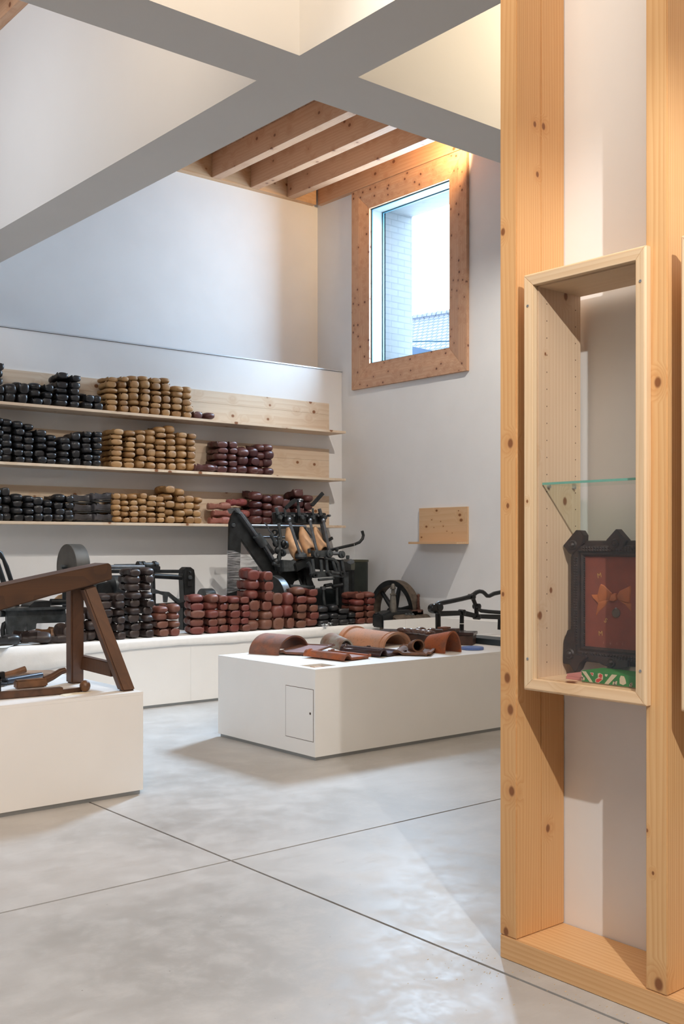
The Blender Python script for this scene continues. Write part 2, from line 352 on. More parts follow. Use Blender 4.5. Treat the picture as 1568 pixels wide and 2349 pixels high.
# window
wr = bpy.data.objects.new('window_1', None); C.objects.link(wr); wr.location = (XW, (WY0+WY1)/2, WZ0); wr['kind'] = 'structure'; wr['category'] = 'window'
wr['label'] = 'tall window with a wide knotty larch frame, roof outside'
def mitre(prof, y0, y1, z0, z1, side):
    """prof: (offset outwards from the opening, x).  One side of a mitred frame."""
    m = MB(); n = len(prof)
    def ringpt(o, x, c):
        yy = (y0-o, y1+o, y1+o, y0-o)[c]; zz = (z0-o, z0-o, z1+o, z1+o)[c]; return Vector((x, yy, zz))
    a, b = ((0, 1), (1, 2), (2, 3), (3, 0))[side]
    vs = [ringpt(o, x, a) for o, x in prof]+[ringpt(o, x, b) for o, x in prof]
    fs = [(i, (i+1) % n, n+(i+1) % n, n+i) for i in range(n)]+[tuple(range(n))[::-1], tuple(range(n, 2*n))]
    return m.add(vs, fs)
prof = [(0, XW+.02), (0, XW-.012), (.15, XW-.035), (.165, XW-.04), (.282, XW-.04), (.282, XW+.0), (.062, XW+.0), (.062, XW+.02)]
for sd in range(4):
    o = put('window_frame', mitre([(q, x-.001) for q, x in prof], WY0, WY1, WZ0, WZ1, sd), PINE_WINY if sd in (0, 2) else PINE_WIN, wr, bevel=.0015)
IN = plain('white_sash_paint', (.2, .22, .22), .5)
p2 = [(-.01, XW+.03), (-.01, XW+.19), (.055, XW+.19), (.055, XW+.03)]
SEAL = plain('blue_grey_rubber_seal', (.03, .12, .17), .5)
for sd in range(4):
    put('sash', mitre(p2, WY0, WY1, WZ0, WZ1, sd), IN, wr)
    put('seal', mitre([(-.012, XW+.022), (-.012, XW+.036), (.05, XW+.036), (.05, XW+.022)], WY0, WY1, WZ0, WZ1, sd), SEAL, wr)
    put('seal', mitre([(-.022, XW+.185), (-.022, XW+.205), (.05, XW+.205), (.05, XW+.185)], WY0, WY1, WZ0, WZ1, sd), SEAL, wr)
put('pane', MB().box((XW+.150, WY0-.02, WZ0-.02), (XW+.158, WY1+.02, WZ1+.02)), glass('window_glass', (.97, .99, 1.0), .5), wr)
# neighbouring roof
rd = thing('tiled_house', 'neighbouring house with a grey tiled roof outside the window', 'house', (22, 20, 0))
az = math.radians(12); ax = Vector((-math.sin(az), math.cos(az), 0)); ay = Vector((math.cos(az), math.sin(az), 0))
P0 = at(984, 726, X=22.0); P0 = Vector((P0.x, P0.y, P0.z))
def rooft():
    t = NT('grey_roof_tiles'); tc = t.n('ShaderNodeTexCoord'); mp = t.n('ShaderNodeMapping', {'Vector': tc.outputs['Object']}); mp.inputs['Rotation'].default_value = (0, 0, -az)
    sx = t.n('ShaderNodeSeparateXYZ', {0: mp.outputs[0]}); cb = t.n('ShaderNodeCombineXYZ', {0: sx.outputs[1], 1: sx.outputs[2]})
    br = t.n('ShaderNodeTexBrick', {'Vector': cb.outputs[0], 'Color1': (.055,.055,.060,1), 'Color2': (.048,.048,.054,1), 'Mortar': (.022,.026,.034,1), 'Scale': 1, 'Mortar Size': .014, 'Brick Width': .17, 'Row Height': .12})
    t.l(br.outputs['Color'], t.b.inputs['Base Color']); t.b.inputs['Roughness'].default_value = .9; t.b.inputs['Specular IOR Level'].default_value = 0; t.bump(br.outputs['Fac'], .6, -.03); return t.m
RT = rooft()
dn = (-ay*3.2+Vector((0, 0, -2.6)))
m = MB(); A, B = P0-ax*7, P0+ax*7
m.add([A, B, B+dn, A+dn, A-Vector((0,0,.12)), B-Vector((0,0,.12)), B+dn-Vector((0,0,.12)), A+dn-Vector((0,0,.12))], [(0,1,2,3),(7,6,5,4),(0,4,5,1),(1,5,6,2),(2,6,7,3),(3,7,4,0)])
dn2 = (ay*3.2+Vector((0, 0, -2.6)))
m.add([A, A+dn2, B+dn2, B, A-Vector((0,0,.12)), A+dn2-Vector((0,0,.12)), B+dn2-Vector((0,0,.12)), B-Vector((0,0,.12))], [(0,1,2,3),(7,6,5,4),(0,4,5,1),(1,5,6,2),(2,6,7,3),(3,7,4,0)])
put('roof', m, RT, rd)
m = MB()
for k in range(34): m.tube([P0+ax*(-7+k*.42), P0+ax*(-6.6+k*.42)+Vector((0,0,.01))], [.10, .115], 10)
put('ridge_cap', m, RT, rd)
m = MB(); q0 = A+dn*.9; q1 = B+dn*.9; m.prism([(q0.x, q0.y, 0), (q1.x, q1.y, 0), (q1.x, q1.y, q0.z-.2), (q0.x, q0.y, q0.z-.2)], ay*5); put('house_wall', m, plain('render_wall', (.03,.03,.03), .9, spec=0), rd)
cw0 = at(930, 783, X=14.0); cw1 = at(1040, 783, X=14.0)
dd = (cw1-cw0)
o = tag(put('power_cable', MB().tube([cw0-dd*12, cw0-dd*6+Vector((0,0,-.25)), cw0, cw1, cw1+dd*6+Vector((0,0,.5))], .012, 6), plain('black_cable', (.008,.015,.02), .9, spec=0)), 'thin dark cable strung in front of the tiled roof outside', 'cable')
g0 = at(935, 796, X=17.0)
gp = [at(937, 793, X=17.0), at(1000, 806, X=17.0), at(1000, 840, X=17.0), at(900, 840, X=17.0), at(900, 788, X=17.0)]
put('annex_roof', MB().prism(gp, (.4, .1, 0)), plain('blue_grey_metal', (.014,.02,.03), .8, spec=0), rd)

# ------------------------------------------------------------------ stud wall with show cabinets (right)
SX = 2.895
def stud(y0):
    root = thing('wall_stud', '', 'stud', (SX+.13, y0+.039, .085))
    put('stud_board', MB().box((SX, y0, .085), (SX+.134, y0+.078, 3.98)), PINE_STUD, root, bevel=.003)
    put('stud_board', MB().box((SX+.1345, y0, .085), (SX+.268, y0+.078, 3.98)), PINE_STUD, root, bevel=.003)
    return root
s1 = stud(2.514); s1['label'] = 'pine wall stud at the open end of the timber wall, knotty edge facing out'
s2 = stud(1.900); s2['label'] = 'pine wall stud between the two glazed wooden wall cabinets'
s3 = stud(1.286); s3['label'] = 'pine wall stud on the far side of the cabinet cut by the right edge'
o = base_at_origin(put('sill_plate', MB().box((SX, 0.2, 0), (SX+.268, 2.592, .084)), PINE_PLATE, bevel=.003)); tag(o, 'pine sill plate on the concrete under the wall studs', 'sill plate')
o = base_at_origin(put('sill_plate', MB().box((SX, 0.2, 3.98), (SX+.268, 2.592, 4.06)), PINE_PLATE)); tag(o, 'pine top plate high above the wall studs', 'sill plate')
struct('wall_panel', MB().box((SX+.270, 0.2, 0), (SX+.295, 2.592, 4.06)), WHITE, 'white board closing the back of the stud bays')

SCREW = plain('zinc_screw', (.45, .47, .5), .35, .8)
CABGLASS = glass('cabinet_glass', (.975, .975, .97), .6)
SHELFGLASS = glass('glass_shelf_face', (.88, .95, .92), .8)
GREENEDGE = plain('green_glass_edge', (.16, .42, .34), .2, spec=.6)
def cabinet(y0, y1, z0, z1, label, wood, woody):
    XF = SX-.030; r = thing('wall_cabinet', label, 'cabinet', (SX+.1, (y0+y1)/2, z0+.012))
    th = .018; b0, b1, c0, c1 = y0+.026, y1-.026, z0+.026, z1-.026
    put('side_panel', MB().box((SX, b1-th, c0), (SX+.235, b1, c1)), PINE_SIDE, r, .001)
    put('side_panel', MB().box((SX, b0, c0), (SX+.235, b0+th, c1)), wood, r, .001)
    put('bottom_panel', MB().box((SX, b0+th, c0), (SX+.235, b1-th, c0+th)), woody, r, .001)
    put('top_panel', MB().box((SX, b0+th, c1-th), (SX+.235, b1-th, c1)), woody, r, .001)
    fw = .040
    pr = [(0, XF+.004), (fw-.006, XF), (fw, XF+.006), (fw, SX-.001), (0, SX-.001)]
    for sd in range(4):
        put('frame_rail' if sd in (0, 2) else 'frame_stile', mitre(pr, y0+fw, y1-fw, z0+fw, z1-fw, sd), woody if sd in (0, 2) else wood, r, .0012)
    put('glass_pane', MB().box((SX-.010, y0+fw-.008, z0+fw-.008), (SX-.006, y1-fw+.008, z1-fw+.008)), CABGLASS, r)
    for yy in (y0+.02, y1-.02):
        for zz in (z0+.11, z1-.11):
            m = MB().lathe([(.0048, 0), (.0044, -.0015), (.002, -.0017), (.0018, -.0005)], (XF+.001, yy, zz), (1, 0, 0), 12); put('screw', m, SCREW, r)
    return r, (b0+th, b1-th, c0+th, c1-th)
c1, in1 = cabinet(1.958, 2.458, .985, 2.437, 'pale pine cabinet with glass front holding the carved frame', PINE_PALE, PINE_PALEY)
c2, in2 = cabinet(1.335, 1.835, .985, 2.437, 'pale pine wall cabinet cut off by the right edge of view', PINE_PALE, PINE_PALEY)
# drilled shelf-pin holes are dots of dark
HOLE = plain('drilled_hole', (.12, .06, .03), .9)
m = MB()
for k in range(22):
    for xx in (SX+.045, SX+.205): m.lathe([(.0022, 0), (.0022, .0006)], (xx, in1[1]-.0002, 1.08+.06*k), (0, -1, 0), 8)
put('pin_holes', m, HOLE, c1)
# glass shelf
zs = at(1300, 1113, Y=in1[1]-.05).z
gs = thing('glass_shelf', 'clear glass shelf with green edge inside the pine cabinet', 'shelf', (SX+.12, 2.2, zs))
put('glass_plate', MB().box((SX+.02, in1[0]+.002, zs), (SX+.215, in1[1]-.002, zs+.008)), SHELFGLASS, gs)
put('polished_edge', MB().box((SX+.0185, in1[0]+.002, zs), (SX+.0199, in1[1]-.002, zs+.008)), GREENEDGE, gs)
for yy in (in1[0]+.006, in1[1]-.006):
    for xx in (SX+.05, SX+.19): put('shelf_pin', MB().lathe([(.005, -.006), (.005, .006)], (xx, yy, zs-.005), (0, 1, 0), 12), SCREW, gs)

# carved frame with medal (leans against the back)
CARVED = plain('dark_chip_carved_wood', (.024, .013, .010), .5, nz=.4, ns=60, bump=.08)
xb = SX+.150
fr = thing('picture_frame', 'dark chip-carved wooden frame with a bow and medal on red-brown cloth', 'picture frame', (xb, 2.2, in1[2]))
def cf(u, v, x=xb): return at(u, v, X=x)
def cpoly(pts, x0, x1): return MB().prism([cf(u, v, x0) for u, v in pts], (x1-x0, 0, 0))
TL, BL = cf(1312, 1240), cf(1312, 1515)
ytl = TL.y; ztop = TL.z; zbot = BL.z; yr = ytl-.42; ym = .056
fz0 = in1[2]+.001
def strip_profile(side):
    pr2 = [(0, xb-.002), (.008, xb-.012), (.016, xb-.010), (.020, xb-.018), (.036, xb-.018), (.040, xb-.010), (.054, xb-.008), (.056, xb+.012), (0, xb+.012)]
    return mitre(pr2, yr+ym, ytl-ym, zbot+ym, ztop-ym, side)
for sd in range(4): put('moulding', strip_profile(sd), CARVED, fr)
m = MB()   # rows of carved notches along each stile and rail
def notches(a, b, n, off):
    a = Vector(a); b = Vector(b)
    for k in range(n):
        p = a+(b-a)*(k+.5)/n; s_ = (b-a).length/n*.42
        m.add([p+Vector((0, s_, s_)), p+Vector((0, -s_, s_)), p+Vector((0, -s_, -s_)), p+Vector((0, s_, -s_)), p+Vector((-s_*1.1, 0, 0))], [(0,1,4),(1,2,4),(2,3,4),(3,0,4),(3,2,1,0)])
for q in (.0235, .0325):
    notches((xb-.0175, ytl-ym+q, zbot+ym), (xb-.0175, ytl-ym+q, ztop-ym), 34, 0)
    notches((xb-.0175, yr+ym, ztop-ym+q), (xb-.0175, ytl-ym, ztop-ym+q), 26, 0)
    notches((xb-.0175, yr+ym, zbot+ym-q), (xb-.0175, ytl-ym, zbot+ym-q), 26, 0)
    notches((xb-.0175, yr+ym-q, zbot+ym), (xb-.0175, yr+ym-q, ztop-ym), 34, 0)
for q in (.0, .056):
    notches((xb-.004, ytl-ym+q, zbot+ym), (xb-.004, ytl-ym+q, ztop-ym), 40, 0)
put('carved_notches', m, CARVED, fr)
def orn(pts, x0=xb-.022, x1=xb+.010): put('carved_ornament', cpoly(pts, x0, x1), CARVED, fr, bevel=.002)
orn([(1290, 1252), (1320, 1216), (1330, 1217), (1337, 1228), (1336, 1246), (1312, 1272), (1305, 1270)])
orn([(1388, 1240), (1412, 1213), (1435, 1240), (1425, 1262), (1400, 1262)])
orn([(1290, 1522), (1292, 1470), (1300, 1446), (1316, 1440), (1322, 1500), (1345, 1508), (1330, 1522), (1325, 1535), (1316, 1543), (1305, 1524)])
orn([(1345, 1500), (1440, 1515), (1440, 1530), (1410, 1536), (1380, 1525), (1365, 1516), (1350, 1515)])
m = MB()
for (u, v, r_) in ((1313, 1250, .018), (1411, 1246, .016), (1306, 1500, .02), (1402, 1520, .018)):
    c = cf(u, v, xb-.022); m.lathe([(r_, 0), (r_*.8, .006), (r_*.5, .004), (r_*.3, .010), (.002, .012)], c, (-1, 0, 0), 20)
put('carved_rosette', m, CARVED, fr)
CLOTH = plain('red_brown_cloth', (.20, .050, .030), .9, nz=.08, ns=30, bump=.03)
put('cloth_panel', MB().box((xb-.001, yr+ym-.008, zbot+ym-.008), (xb+.004, ytl-ym+.008, ztop-ym+.008)), CLOTH, fr)
RIB = plain('orange_ribbon', (.36, .105, .03), .6, nz=.08, ns=40)
def z1p(x, y): return (1330+x*130/1221.0, 1280+y*250/2349.0)
xc = xb-.0012
def rib(pts, t0=.0035):
    P_ = [cf(*z1p(x, y), x=xc) for x, y in pts]; c = sum(P_, Vector())/len(P_)
    m = MB(); n = len(P_); b = [p for p in P_]; tp = [p+Vector((-t0, 0, 0))+(c-p)*.12 for p in P_]
    m.add(b+tp+[c+Vector((-t0*1.6, 0, 0))], [(i, (i+1) % n, n+(i+1) % n, n+i) for i in range(n)]+[(n+i, n+(i+1) % n, 2*n) for i in range(n)]+[tuple(range(n))[::-1]])
    return m
bow = put('ribbon_bow', rib([(395, 960), (370, 800), (420, 600), (450, 560), (520, 590), (690, 760), (640, 900)]), RIB, fr)
put('bow_loop', rib([(790, 820), (850, 710), (1040, 620), (1090, 600), (1100, 700), (1070, 980), (960, 960), (820, 900)]), RIB, bow)
put('bow_knot', rib([(640, 920), (680, 790), (740, 755), (790, 770), (800, 900), (740, 940)], .006), RIB, bow)
put('ribbon_tail', rib([(240, 790), (380, 790), (620, 920), (560, 1010), (400, 1160), (340, 1250), (400, 1000), (390, 970), (270, 850)], .002), RIB, bow)
put('ribbon_tail', rib([(820, 900), (960, 960), (1100, 980), (1100, 1150), (980, 1010)], .002), RIB, bow)
cm = cf(*z1p(775, 1185), x=xc)
put('medal', MB().lathe([(.0165, 0), (.0165, .0025), (.0140, .0035), (.0130, .0022), (.006, .0030), (.001, .0036)], cm, (-1, 0, 0), 28), plain('tarnished_bronze_medal', (.12, .085, .06), .45, .6), fr)
put('medal_ring', MB().ring(cm+Vector((-.002, 0, .0155)), (1, 0, 0), .0015, .003, .0015, 14), SCREW, fr)
GOLD = plain('faded_gilt_letter', (.42, .24, .06), .5)
FAINT = plain('faint_faded_letter', (.34, .14, .09), .7)
def text(body, p, size, mat, parent, rot=0, name='letter', face='X'):
    cu = bpy.data.curves.new(name, 'FONT'); cu.body = body; cu.size = size; cu.extrude = .0004; cu.align_x = 'CENTER'; cu.align_y = 'CENTER'
    to = bpy.data.objects.new(name, cu); C.objects.link(to); bpy.context.view_layer.update(); me = bpy.data.meshes.new_from_object(to.evaluated_get(bpy.context.evaluated_depsgraph_get())); bpy.data.objects.remove(to); bpy.data.curves.remove(cu)
    me.materials.clear(); me.materials.append(mat); o = bpy.data.objects.new(name, me); C.objects.link(o)
    if face == 'X': M = Matrix(((0, 0, -1), (-1, 0, 0), (0, 1, 0)))      # reads from -X
    elif face == 'Y': M = Matrix(((1, 0, 0), (0, 0, -1), (0, 1, 0)))     # reads from -Y
    M = M @ Matrix.Rotation(rot, 3, 'Z')
    o.rotation_euler = M.to_euler(); o.parent = parent; o.location = Vector(p)-Vector(parent.location); return o
for ch, x, y, ro in (('M', 415, 380, .25), ('S', 548, 1350, -.6), ('M', 440, 1630, .1)):
    text(ch, cf(*z1p(x, y), x=xc), .024, GOLD, fr, ro)
for ch, x, y in (('1', 500, 1830), ('9', 650, 1850), ('1', 790, 1850), ('1', 910, 1855)):
    text(ch, cf(*z1p(x, y), x=xc), .013, FAINT, fr)
# game box, booklet, sheet
GREEN = plain('green_printed_card', (.035, .20, .045), .5, nz=.1, ns=30)
CREAM = plain('cream_print', (.62, .52, .36), .6); RED = plain('red_print', (.55, .05, .03), .5); BLK = plain('black_print', (.02, .02, .02), .5)
fzt = in1[2]
gx = at(1345, 1565, Z=fzt+.001).x; gx = SX+.012; ga = at(1334, 1560, X=gx); gb_y = in1[0]+.004
gh = .040
gb = thing('game_box', 'green patterned cardboard box at the cabinet front, below the carved frame', 'box', (gx+.06, (ga.y+gb_y)/2, fzt+.0005))
put('box_base', MB().box((gx, gb_y, fzt+.0005), (gx+.115, ga.y, fzt+gh)), plain('brown_card_edge', (.30, .19, .09), .7), gb)
lid = put('box_lid', MB().box((gx-.001, gb_y-.001, fzt+.004), (gx+.116, ga.y+.001, fzt+gh+.001)), GREEN, gb, bevel=.001)
L_ = ga.y-gb_y
def gp_(x, y): # x 0..1 from left, y 0..1 up -> on front face
    return Vector((gx-.0011, ga.y-x*L_, fzt+.004+y*(gh-.004)))
SC = 1.0
def gpoly(name, pts, mat, t0=.0005): put(name, MB().prism([gp_(x, y) for x, y in pts], (-t0, 0, 0)), mat, lid)
# visible front spans 405..1475 in the close view; the box goes on behind the stile
K = .155/L_
gpoly('cream_stripe', [(0, .93), (.085*K*5, .98), (.225*K*5, .10), (.165*K*5, .12)] if False else [(.0, .97), (.075, .97), (.20, .03), (.145, .03)], CREAM)
gpoly('cream_stripe', [(.40, .03), (.47, .03), (.62, .97), (.53, .97)], CREAM)
gpoly('cream_patch', [(.24, .08), (.30, .03), (.375, .42), (.375, .85), (.32, .97), (.285, .9), (.29, .55), (.245, .35)], CREAM)
gpoly('red_lettering', [(.25, .12), (.295, .08), (.365, .42), (.33, .5), (.265, .38)], RED, .0009)
gpoly('red_lettering', [(.30, .62), (.35, .5), (.37, .8), (.325, .92)], RED, .0009)
gpoly('cream_patch', [(.15, .93), (.215, .93), (.205, .6), (.175, .68)], CREAM); gpoly('red_lettering', [(.165, .9), (.20, .88), (.2, .68), (.18, .72)], RED, .0009)
gpoly('cream_patch', [(.0, .1), (.05, .12), (.055, .35), (.0, .62)], CREAM)
gpoly('cream_patch', [(.54, .05), (.61, .08), (.62, .42), (.55, .36)], CREAM)
gpoly('cream_patch', [(.66, .22), (.72, .12), (.77, .3), (.76, .6), (.735, .92), (.68, .95), (.66, .7)], CREAM)
gpoly('cream_patch', [(.82, .05), (.87, .1), (.87, .45), (.83, .35)], CREAM)
gpoly('cream_patch', [(.41, .93), (.46, .93), (.44, .7), (.41, .75)], CREAM)
for ch, x, y in (('Z', .58, .22), ('Y', .02, .28), ('X', .85, .22)): text(ch, gp_(x, y)+Vector((-.0012, 0, 0))-Vector(gb.location)+Vector(gb.location), .016, BLK, gb, .2, 'printed_letter')
ya = at(1304, 1550, X=SX+.06).y
bk = base_at_origin(put('booklet', MB().box((SX+.045, ga.y-.02, fzt+.0005), (SX+.12, ya, fzt+.010)).box((SX+.046, ga.y-.02, fzt+.0105), (SX+.121, ya-.003, fzt+.019)), plain('pink_paper', (.55, .22, .20), .6)))
bk.location.y += .021*0; tag(bk, 'two thin pink booklets left of the green patterned box', 'booklet')
o = base_at_origin(put('folded_sheet', MB().prism([(SX+.125, ga.y-.16, fzt+.0005), (SX+.125, ga.y+.015, fzt+.0005), (SX+.145, ga.y-.02, fzt+.062), (SX+.145, ga.y-.15, fzt+.055)], (.0015, 0, 0)), plain('grey_paper', (.30, .27, .22), .7)))
tag(o, 'grey folded paper sheet between the green box and the carved frame', 'paper')
# second cabinet: a tall pale board behind the glass
o = base_at_origin(put('display_board', MB().box((SX+.04, in2[1]-.16, in2[2]+.001), (SX+.055, in2[1]-.012, in2[3]-.09)), PINE_PALE)); tag(o, 'pale pine board standing inside the cabinet at the right edge', 'board')

# ------------------------------------------------------------------ plinths
def plinth(name, x0, x1, y0, y1, h, label, hole=None, toe=.014, seams=()):
    r = thing(name, label, 'plinth', ((x0+x1)/2, (y0+y1)/2, 0))
    put('base_strip', MB().box((x0+toe, y0+toe, 0), (x1-toe, y1-toe, .028)), GREYM, r)
    t = .018; m = MB()
    if hole:
        a, b, c, d = hole
        for q in (((x0, y0), (x1, c)), ((x0, d), (x1, y1)), ((x0, c), (a, d)), ((b, c), (x1, d))): m.box((q[0][0], q[0][1], h-t), (q[1][0], q[1][1], h))
    else: m.box((x0, y0, h-t), (x1, y1, h))
    put('top_panel', m, PAINT, r)
    xs = [x0]+list(seams)+[x1]
    for i in range(len(xs)-1):
        put('front_panel', MB().box((xs[i]+(.0012 if i else 0), y0, .026), (xs[i+1], y0+t, h-t-.0003)), PAINT, r)
    put('end_panel', MB().box((x0, y0+t, .026), (x0+t, y1, h-t-.0003)), PAINT, r)
    put('end_panel', MB().box((x1-t, y0+t, .026), (x1, y1, h-t-.0003)), PAINT, r)
    put('back_panel', MB().box((x0+t, y1-t, .026), (x1-t, y1, h-t-.0003)), PAINT, r)
    return r
PH = .630
cp = plinth('display_plinth', 4.512, 7.60, 5.722, 6.935, PH, 'white plinth carrying the roof tiles, small hatch in its end', hole=(4.575, 4.775, 5.815, 5.985))
# recess with wooden tray
WD = pine('raw_wood_tray', (.50, .30, .13), (.34, .17, .06), 'X', ring=20, ks=9)
rc = MB(); a, b, c, d = 4.575, 4.775, 5.815, 5.985
rc.box((a-.004, c-.004, .555), (b+.004, d+.004, .56)); rc.box((a-.004, c-.004, .56), (a, d+.004, .612)); rc.box((b, c-.004, .56), (b+.004, d+.004, .612)); rc.box((a, c-.004, .56), (b, c, .612)); rc.box((a, d, .56), (b, d+.004, .612))
put('recess_tray', rc, WD, cp)
wb = base_at_origin(put('wooden_block', MB().box((4.61, 5.85, .5605), (4.72, 5.955, .615)).box((4.63, 5.87, .615), (4.70, 5.93, .624)), WD)); tag(wb, 'small brown wooden block sunk in the recess of the tile plinth', 'block')
# hatch
h0 = at(655, 1571, X=4.512); h1 = at(719, 1579, X=4.512); h2 = at(655, 1688, X=4.512)
hy0, hy1, hz1, hz0 = h1.y, h0.y, h0.z, h2.z
gapm = plain('hatch_shadow_gap', (.10, .07, .05), .9)
ht = put('hatch', MB().box((4.5105, hy0, hz0), (4.5119, hy1, hz1)), gapm, cp)
put('hatch_door', MB().box((4.5100, hy0+.0035, hz0+.0035), (4.5108, hy1-.0035, hz1-.0035)), PAINT, ht)
kl = at(711, 1637, X=4.5098); put('finger_hole', MB().lathe([(.009, 0), (.009, .0006)], (4.5100, kl.y, kl.z), (-1, 0, 0), 18), plain('hatch_hole', (.05, .03, .02), .9), ht)
lp = plinth('display_plinth', .35, 3.137, 5.637, 6.82, .611, 'white plinth carrying the wooden trestle and hand tools, seen warm lit')
# ledge along the shelf wall, box round the engine, low screen at the window wall
lg = plinth('display_ledge', .8, 7.586, 8.505, 9.79, PH, 'long white ledge under the wall shelves with stacked clogs', seams=(5.23, 2.9, 7.0)[0:1])
PE = .700
es = thing('display_screen', 'low white screen around the old engine by the window wall', 'screen', (7.75, 8.13, 0))
put('front_panel', MB().box((7.60, 8.115, 0), (8.05, 8.135, PE)), PAINT, es)
put('front_panel', MB().box((7.31, 8.115, 0), (7.5985, 8.135, PE)), PAINT, es)
put('long_panel', MB().box((8.05, 7.05, 0), (8.072, 8.135, PE)), PAINT, es)
put('long_panel', MB().box((8.05, 3.0, 0), (8.072, 7.048, PE)), PAINT, es)
put('top_cap', MB().box((8.0725, 3.0, PE-.02), (8.134, 8.11, PE)), PAINT, es)
put('deck', MB().box((7.59, 8.136, .0), (8.13, 9.78, .38)), PAINT, es)

# ------------------------------------------------------------------ wall shelves
def wshelf(x0, x1, yb, yf, z, hb, label, x_back=None, wallx=False, name='wall_shelf'):
    r = thing(name, label, 'shelf', ((x0+x1)/2, yb, z))
    put('shelf_board', MB().box((x0, yf, z-.027), (x1, yb, z)), PINE_SHELF, r, .0015)
    mid = z+hb*.62
    put('back_board', MB().box((x0, yb-.020, z+.0005), (x1, yb, mid)), PINE_SHELF, r, .001)
    put('back_board', MB().box((x0, yb-.020, mid+.001), (x1, yb, z+hb)), PINE_SHELF, r, .001)
    return r
SZ = (2.797, 2.245, 1.700); XS = 7.921; YF = 9.470
wshelf(2.6, XS, YP, YF, SZ[0], .352, 'topmost of the three long pine shelves, its right half empty')
wshelf(2.6, XS, YP, YF, SZ[1], .362, 'middle of the three long pine wall shelves')
wshelf(2.6, XS, YP, YF, SZ[2], .352, 'lowest of the three long pine shelves, behind the iron machine')
r = thing('wall_shelf', 'small empty pine shelf on the wall below the window', 'shelf', (XW, 8.08, 1.51))
PS2 = pine('small_shelf_pine', (.70, .49, .30), (.60, .36, .18), 'Y', off=(.3, .2, .45), ring=14, contrast=.4, kvor=0, kpos=[kp(964+(a-735)/4.48, 1140+b/4.48, c, X=8.114) for a, b, c in ((900, 140, .016), (1138, 185, .020), (1152, 238, .022), (795, 305, .016), (850, 235, .008), (942, 252, .007), (968, 300, .008), (872, 313, .006), (1125, 142, .008), (1005, 352, .006), (745, 415, .012), (1060, 370, .006))])
put('back_board', MB().box((XW-.022, 7.718, 1.5105), (XW, 8.446, 1.879)), PS2, r, .001)
put('shelf_board', MB().box((XW-.185, 7.718, 1.486), (XW, 8.446, 1.510)), PS2, r, .001)

# ------------------------------------------------------------------ clogs
def clog_mesh(name, L, Wd, H, curl=.0, seg_o=15):
    """wooden clog, toe towards -Y, sole on z=0, origin under the middle"""
    st = [ # s, half width, rim/top, bottom, open
     (0, .48, .66, .14, 0), (.012, .68, .80, .05, 0), (.04, .84, .88, 0, 0), (.07, .89, .90, 0, 1), (.16, .92, .84, 0, 1), (.26, .86, .78, .0, 1), (.29, .85, .77, .07, 1),
     (.40, .86, .76, .10, 1), (.50, .92, .80, .07, 1), (.54, .95, .88, .05, 1), (.555, .96, .93, .04, 0), (.65, 1.0, 1.0, 0, 0), (.76, 1.0, 1.0, .0, 0),
     (.86, .94, .95, .03, 0), (.93, .82, .88, .09, 0), (.975, .62, .76, .19, 0), (1.0, .34, .62, .32, 0)]
    vs = []; fs = []; NO, NI = 13, 9
    for (s, w, tp, bt, op) in st:
        y = L*(.5-s); hw = Wd/2*w; zb = bt*H; zt = (tp+curl*s*s)*H; ht = zt-zb
        zc = zb+ht*(.62 if op else .50)
        for i in range(NO):
            ph = math.pi*(1+i/(NO-1)); c, s_ = math.cos(ph), math.sin(ph)
            x = hw*math.copysign(abs(c)**.62, c)*(1-.14*abs(s_)); z = zc+(zc-zb)*math.copysign(abs(s_)**.62, s_)
            if op and i in (0, NO-1): z = zt; x *= .93
            vs.append((x, y, z))
        for i in range(NI):
            a = (i+1)/(NI+1)
            if op:
                x = hw*.74*math.cos(math.pi*a); x = hw*.76*math.copysign(abs(math.cos(math.pi*a))**.7, math.cos(math.pi*a))
                z = zt-(zt-(zb+.16*H))*abs(math.sin(math.pi*a))**.5
            else:
                c, s_ = math.cos(math.pi*a), math.sin(math.pi*a)
                x = hw*math.copysign(abs(c)**.75, c); z = zc+(zt-zc)*abs(s_)**.78
            vs.append((x, y, z))
    n = NO+NI
    for j in range(len(st)-1):
        for i in range(n):
            i2 = (i+1) % n; fs.append((j*n+i, j*n+i2, (j+1)*n+i2, (j+1)*n+i))
    fs.append(tuple(range(n))); fs.append(tuple((len(st)-1)*n+i for i in range(n))[::-1])
    return mesh_of(MB().add(vs, fs), name, ang=55)
def clogmat(name, a, b, rough, wear=.3, spec=.5):
    t = NT(name); tc = t.n('ShaderNodeTexCoord'); oi = t.n('ShaderNodeObjectInfo')
    ad = t.n('ShaderNodeVectorMath', {0: tc.outputs['Object'], 1: oi.outputs['Location']}, operation='ADD')
    no = t.n('ShaderNodeTexNoise', {'Vector': ad.outputs[0], 'Scale': 14, 'Detail': 5, 'Roughness': .6})
    f2 = t.n('ShaderNodeTexNoise', {'Vector': ad.outputs[0], 'Scale': 55, 'Detail': 3})
    c = t.mix(oi.outputs['Random'], a, b)
    c = t.mix(t.ramp(no.outputs[0], .45, .75, 0, wear), c, [min(1, x*2.0+.02) for x in b])
    c = t.mix(t.ramp(f2.outputs[0], .58, .75, 0, .5), c, [x*.35 for x in a])
    t.l(c, t.b.inputs['Base Color']); t.b.inputs['Roughness'].default_value = rough; t.b.inputs['Specular IOR Level'].default_value = spec
    t.bump(f2.outputs[0], .12, .002); return t.m
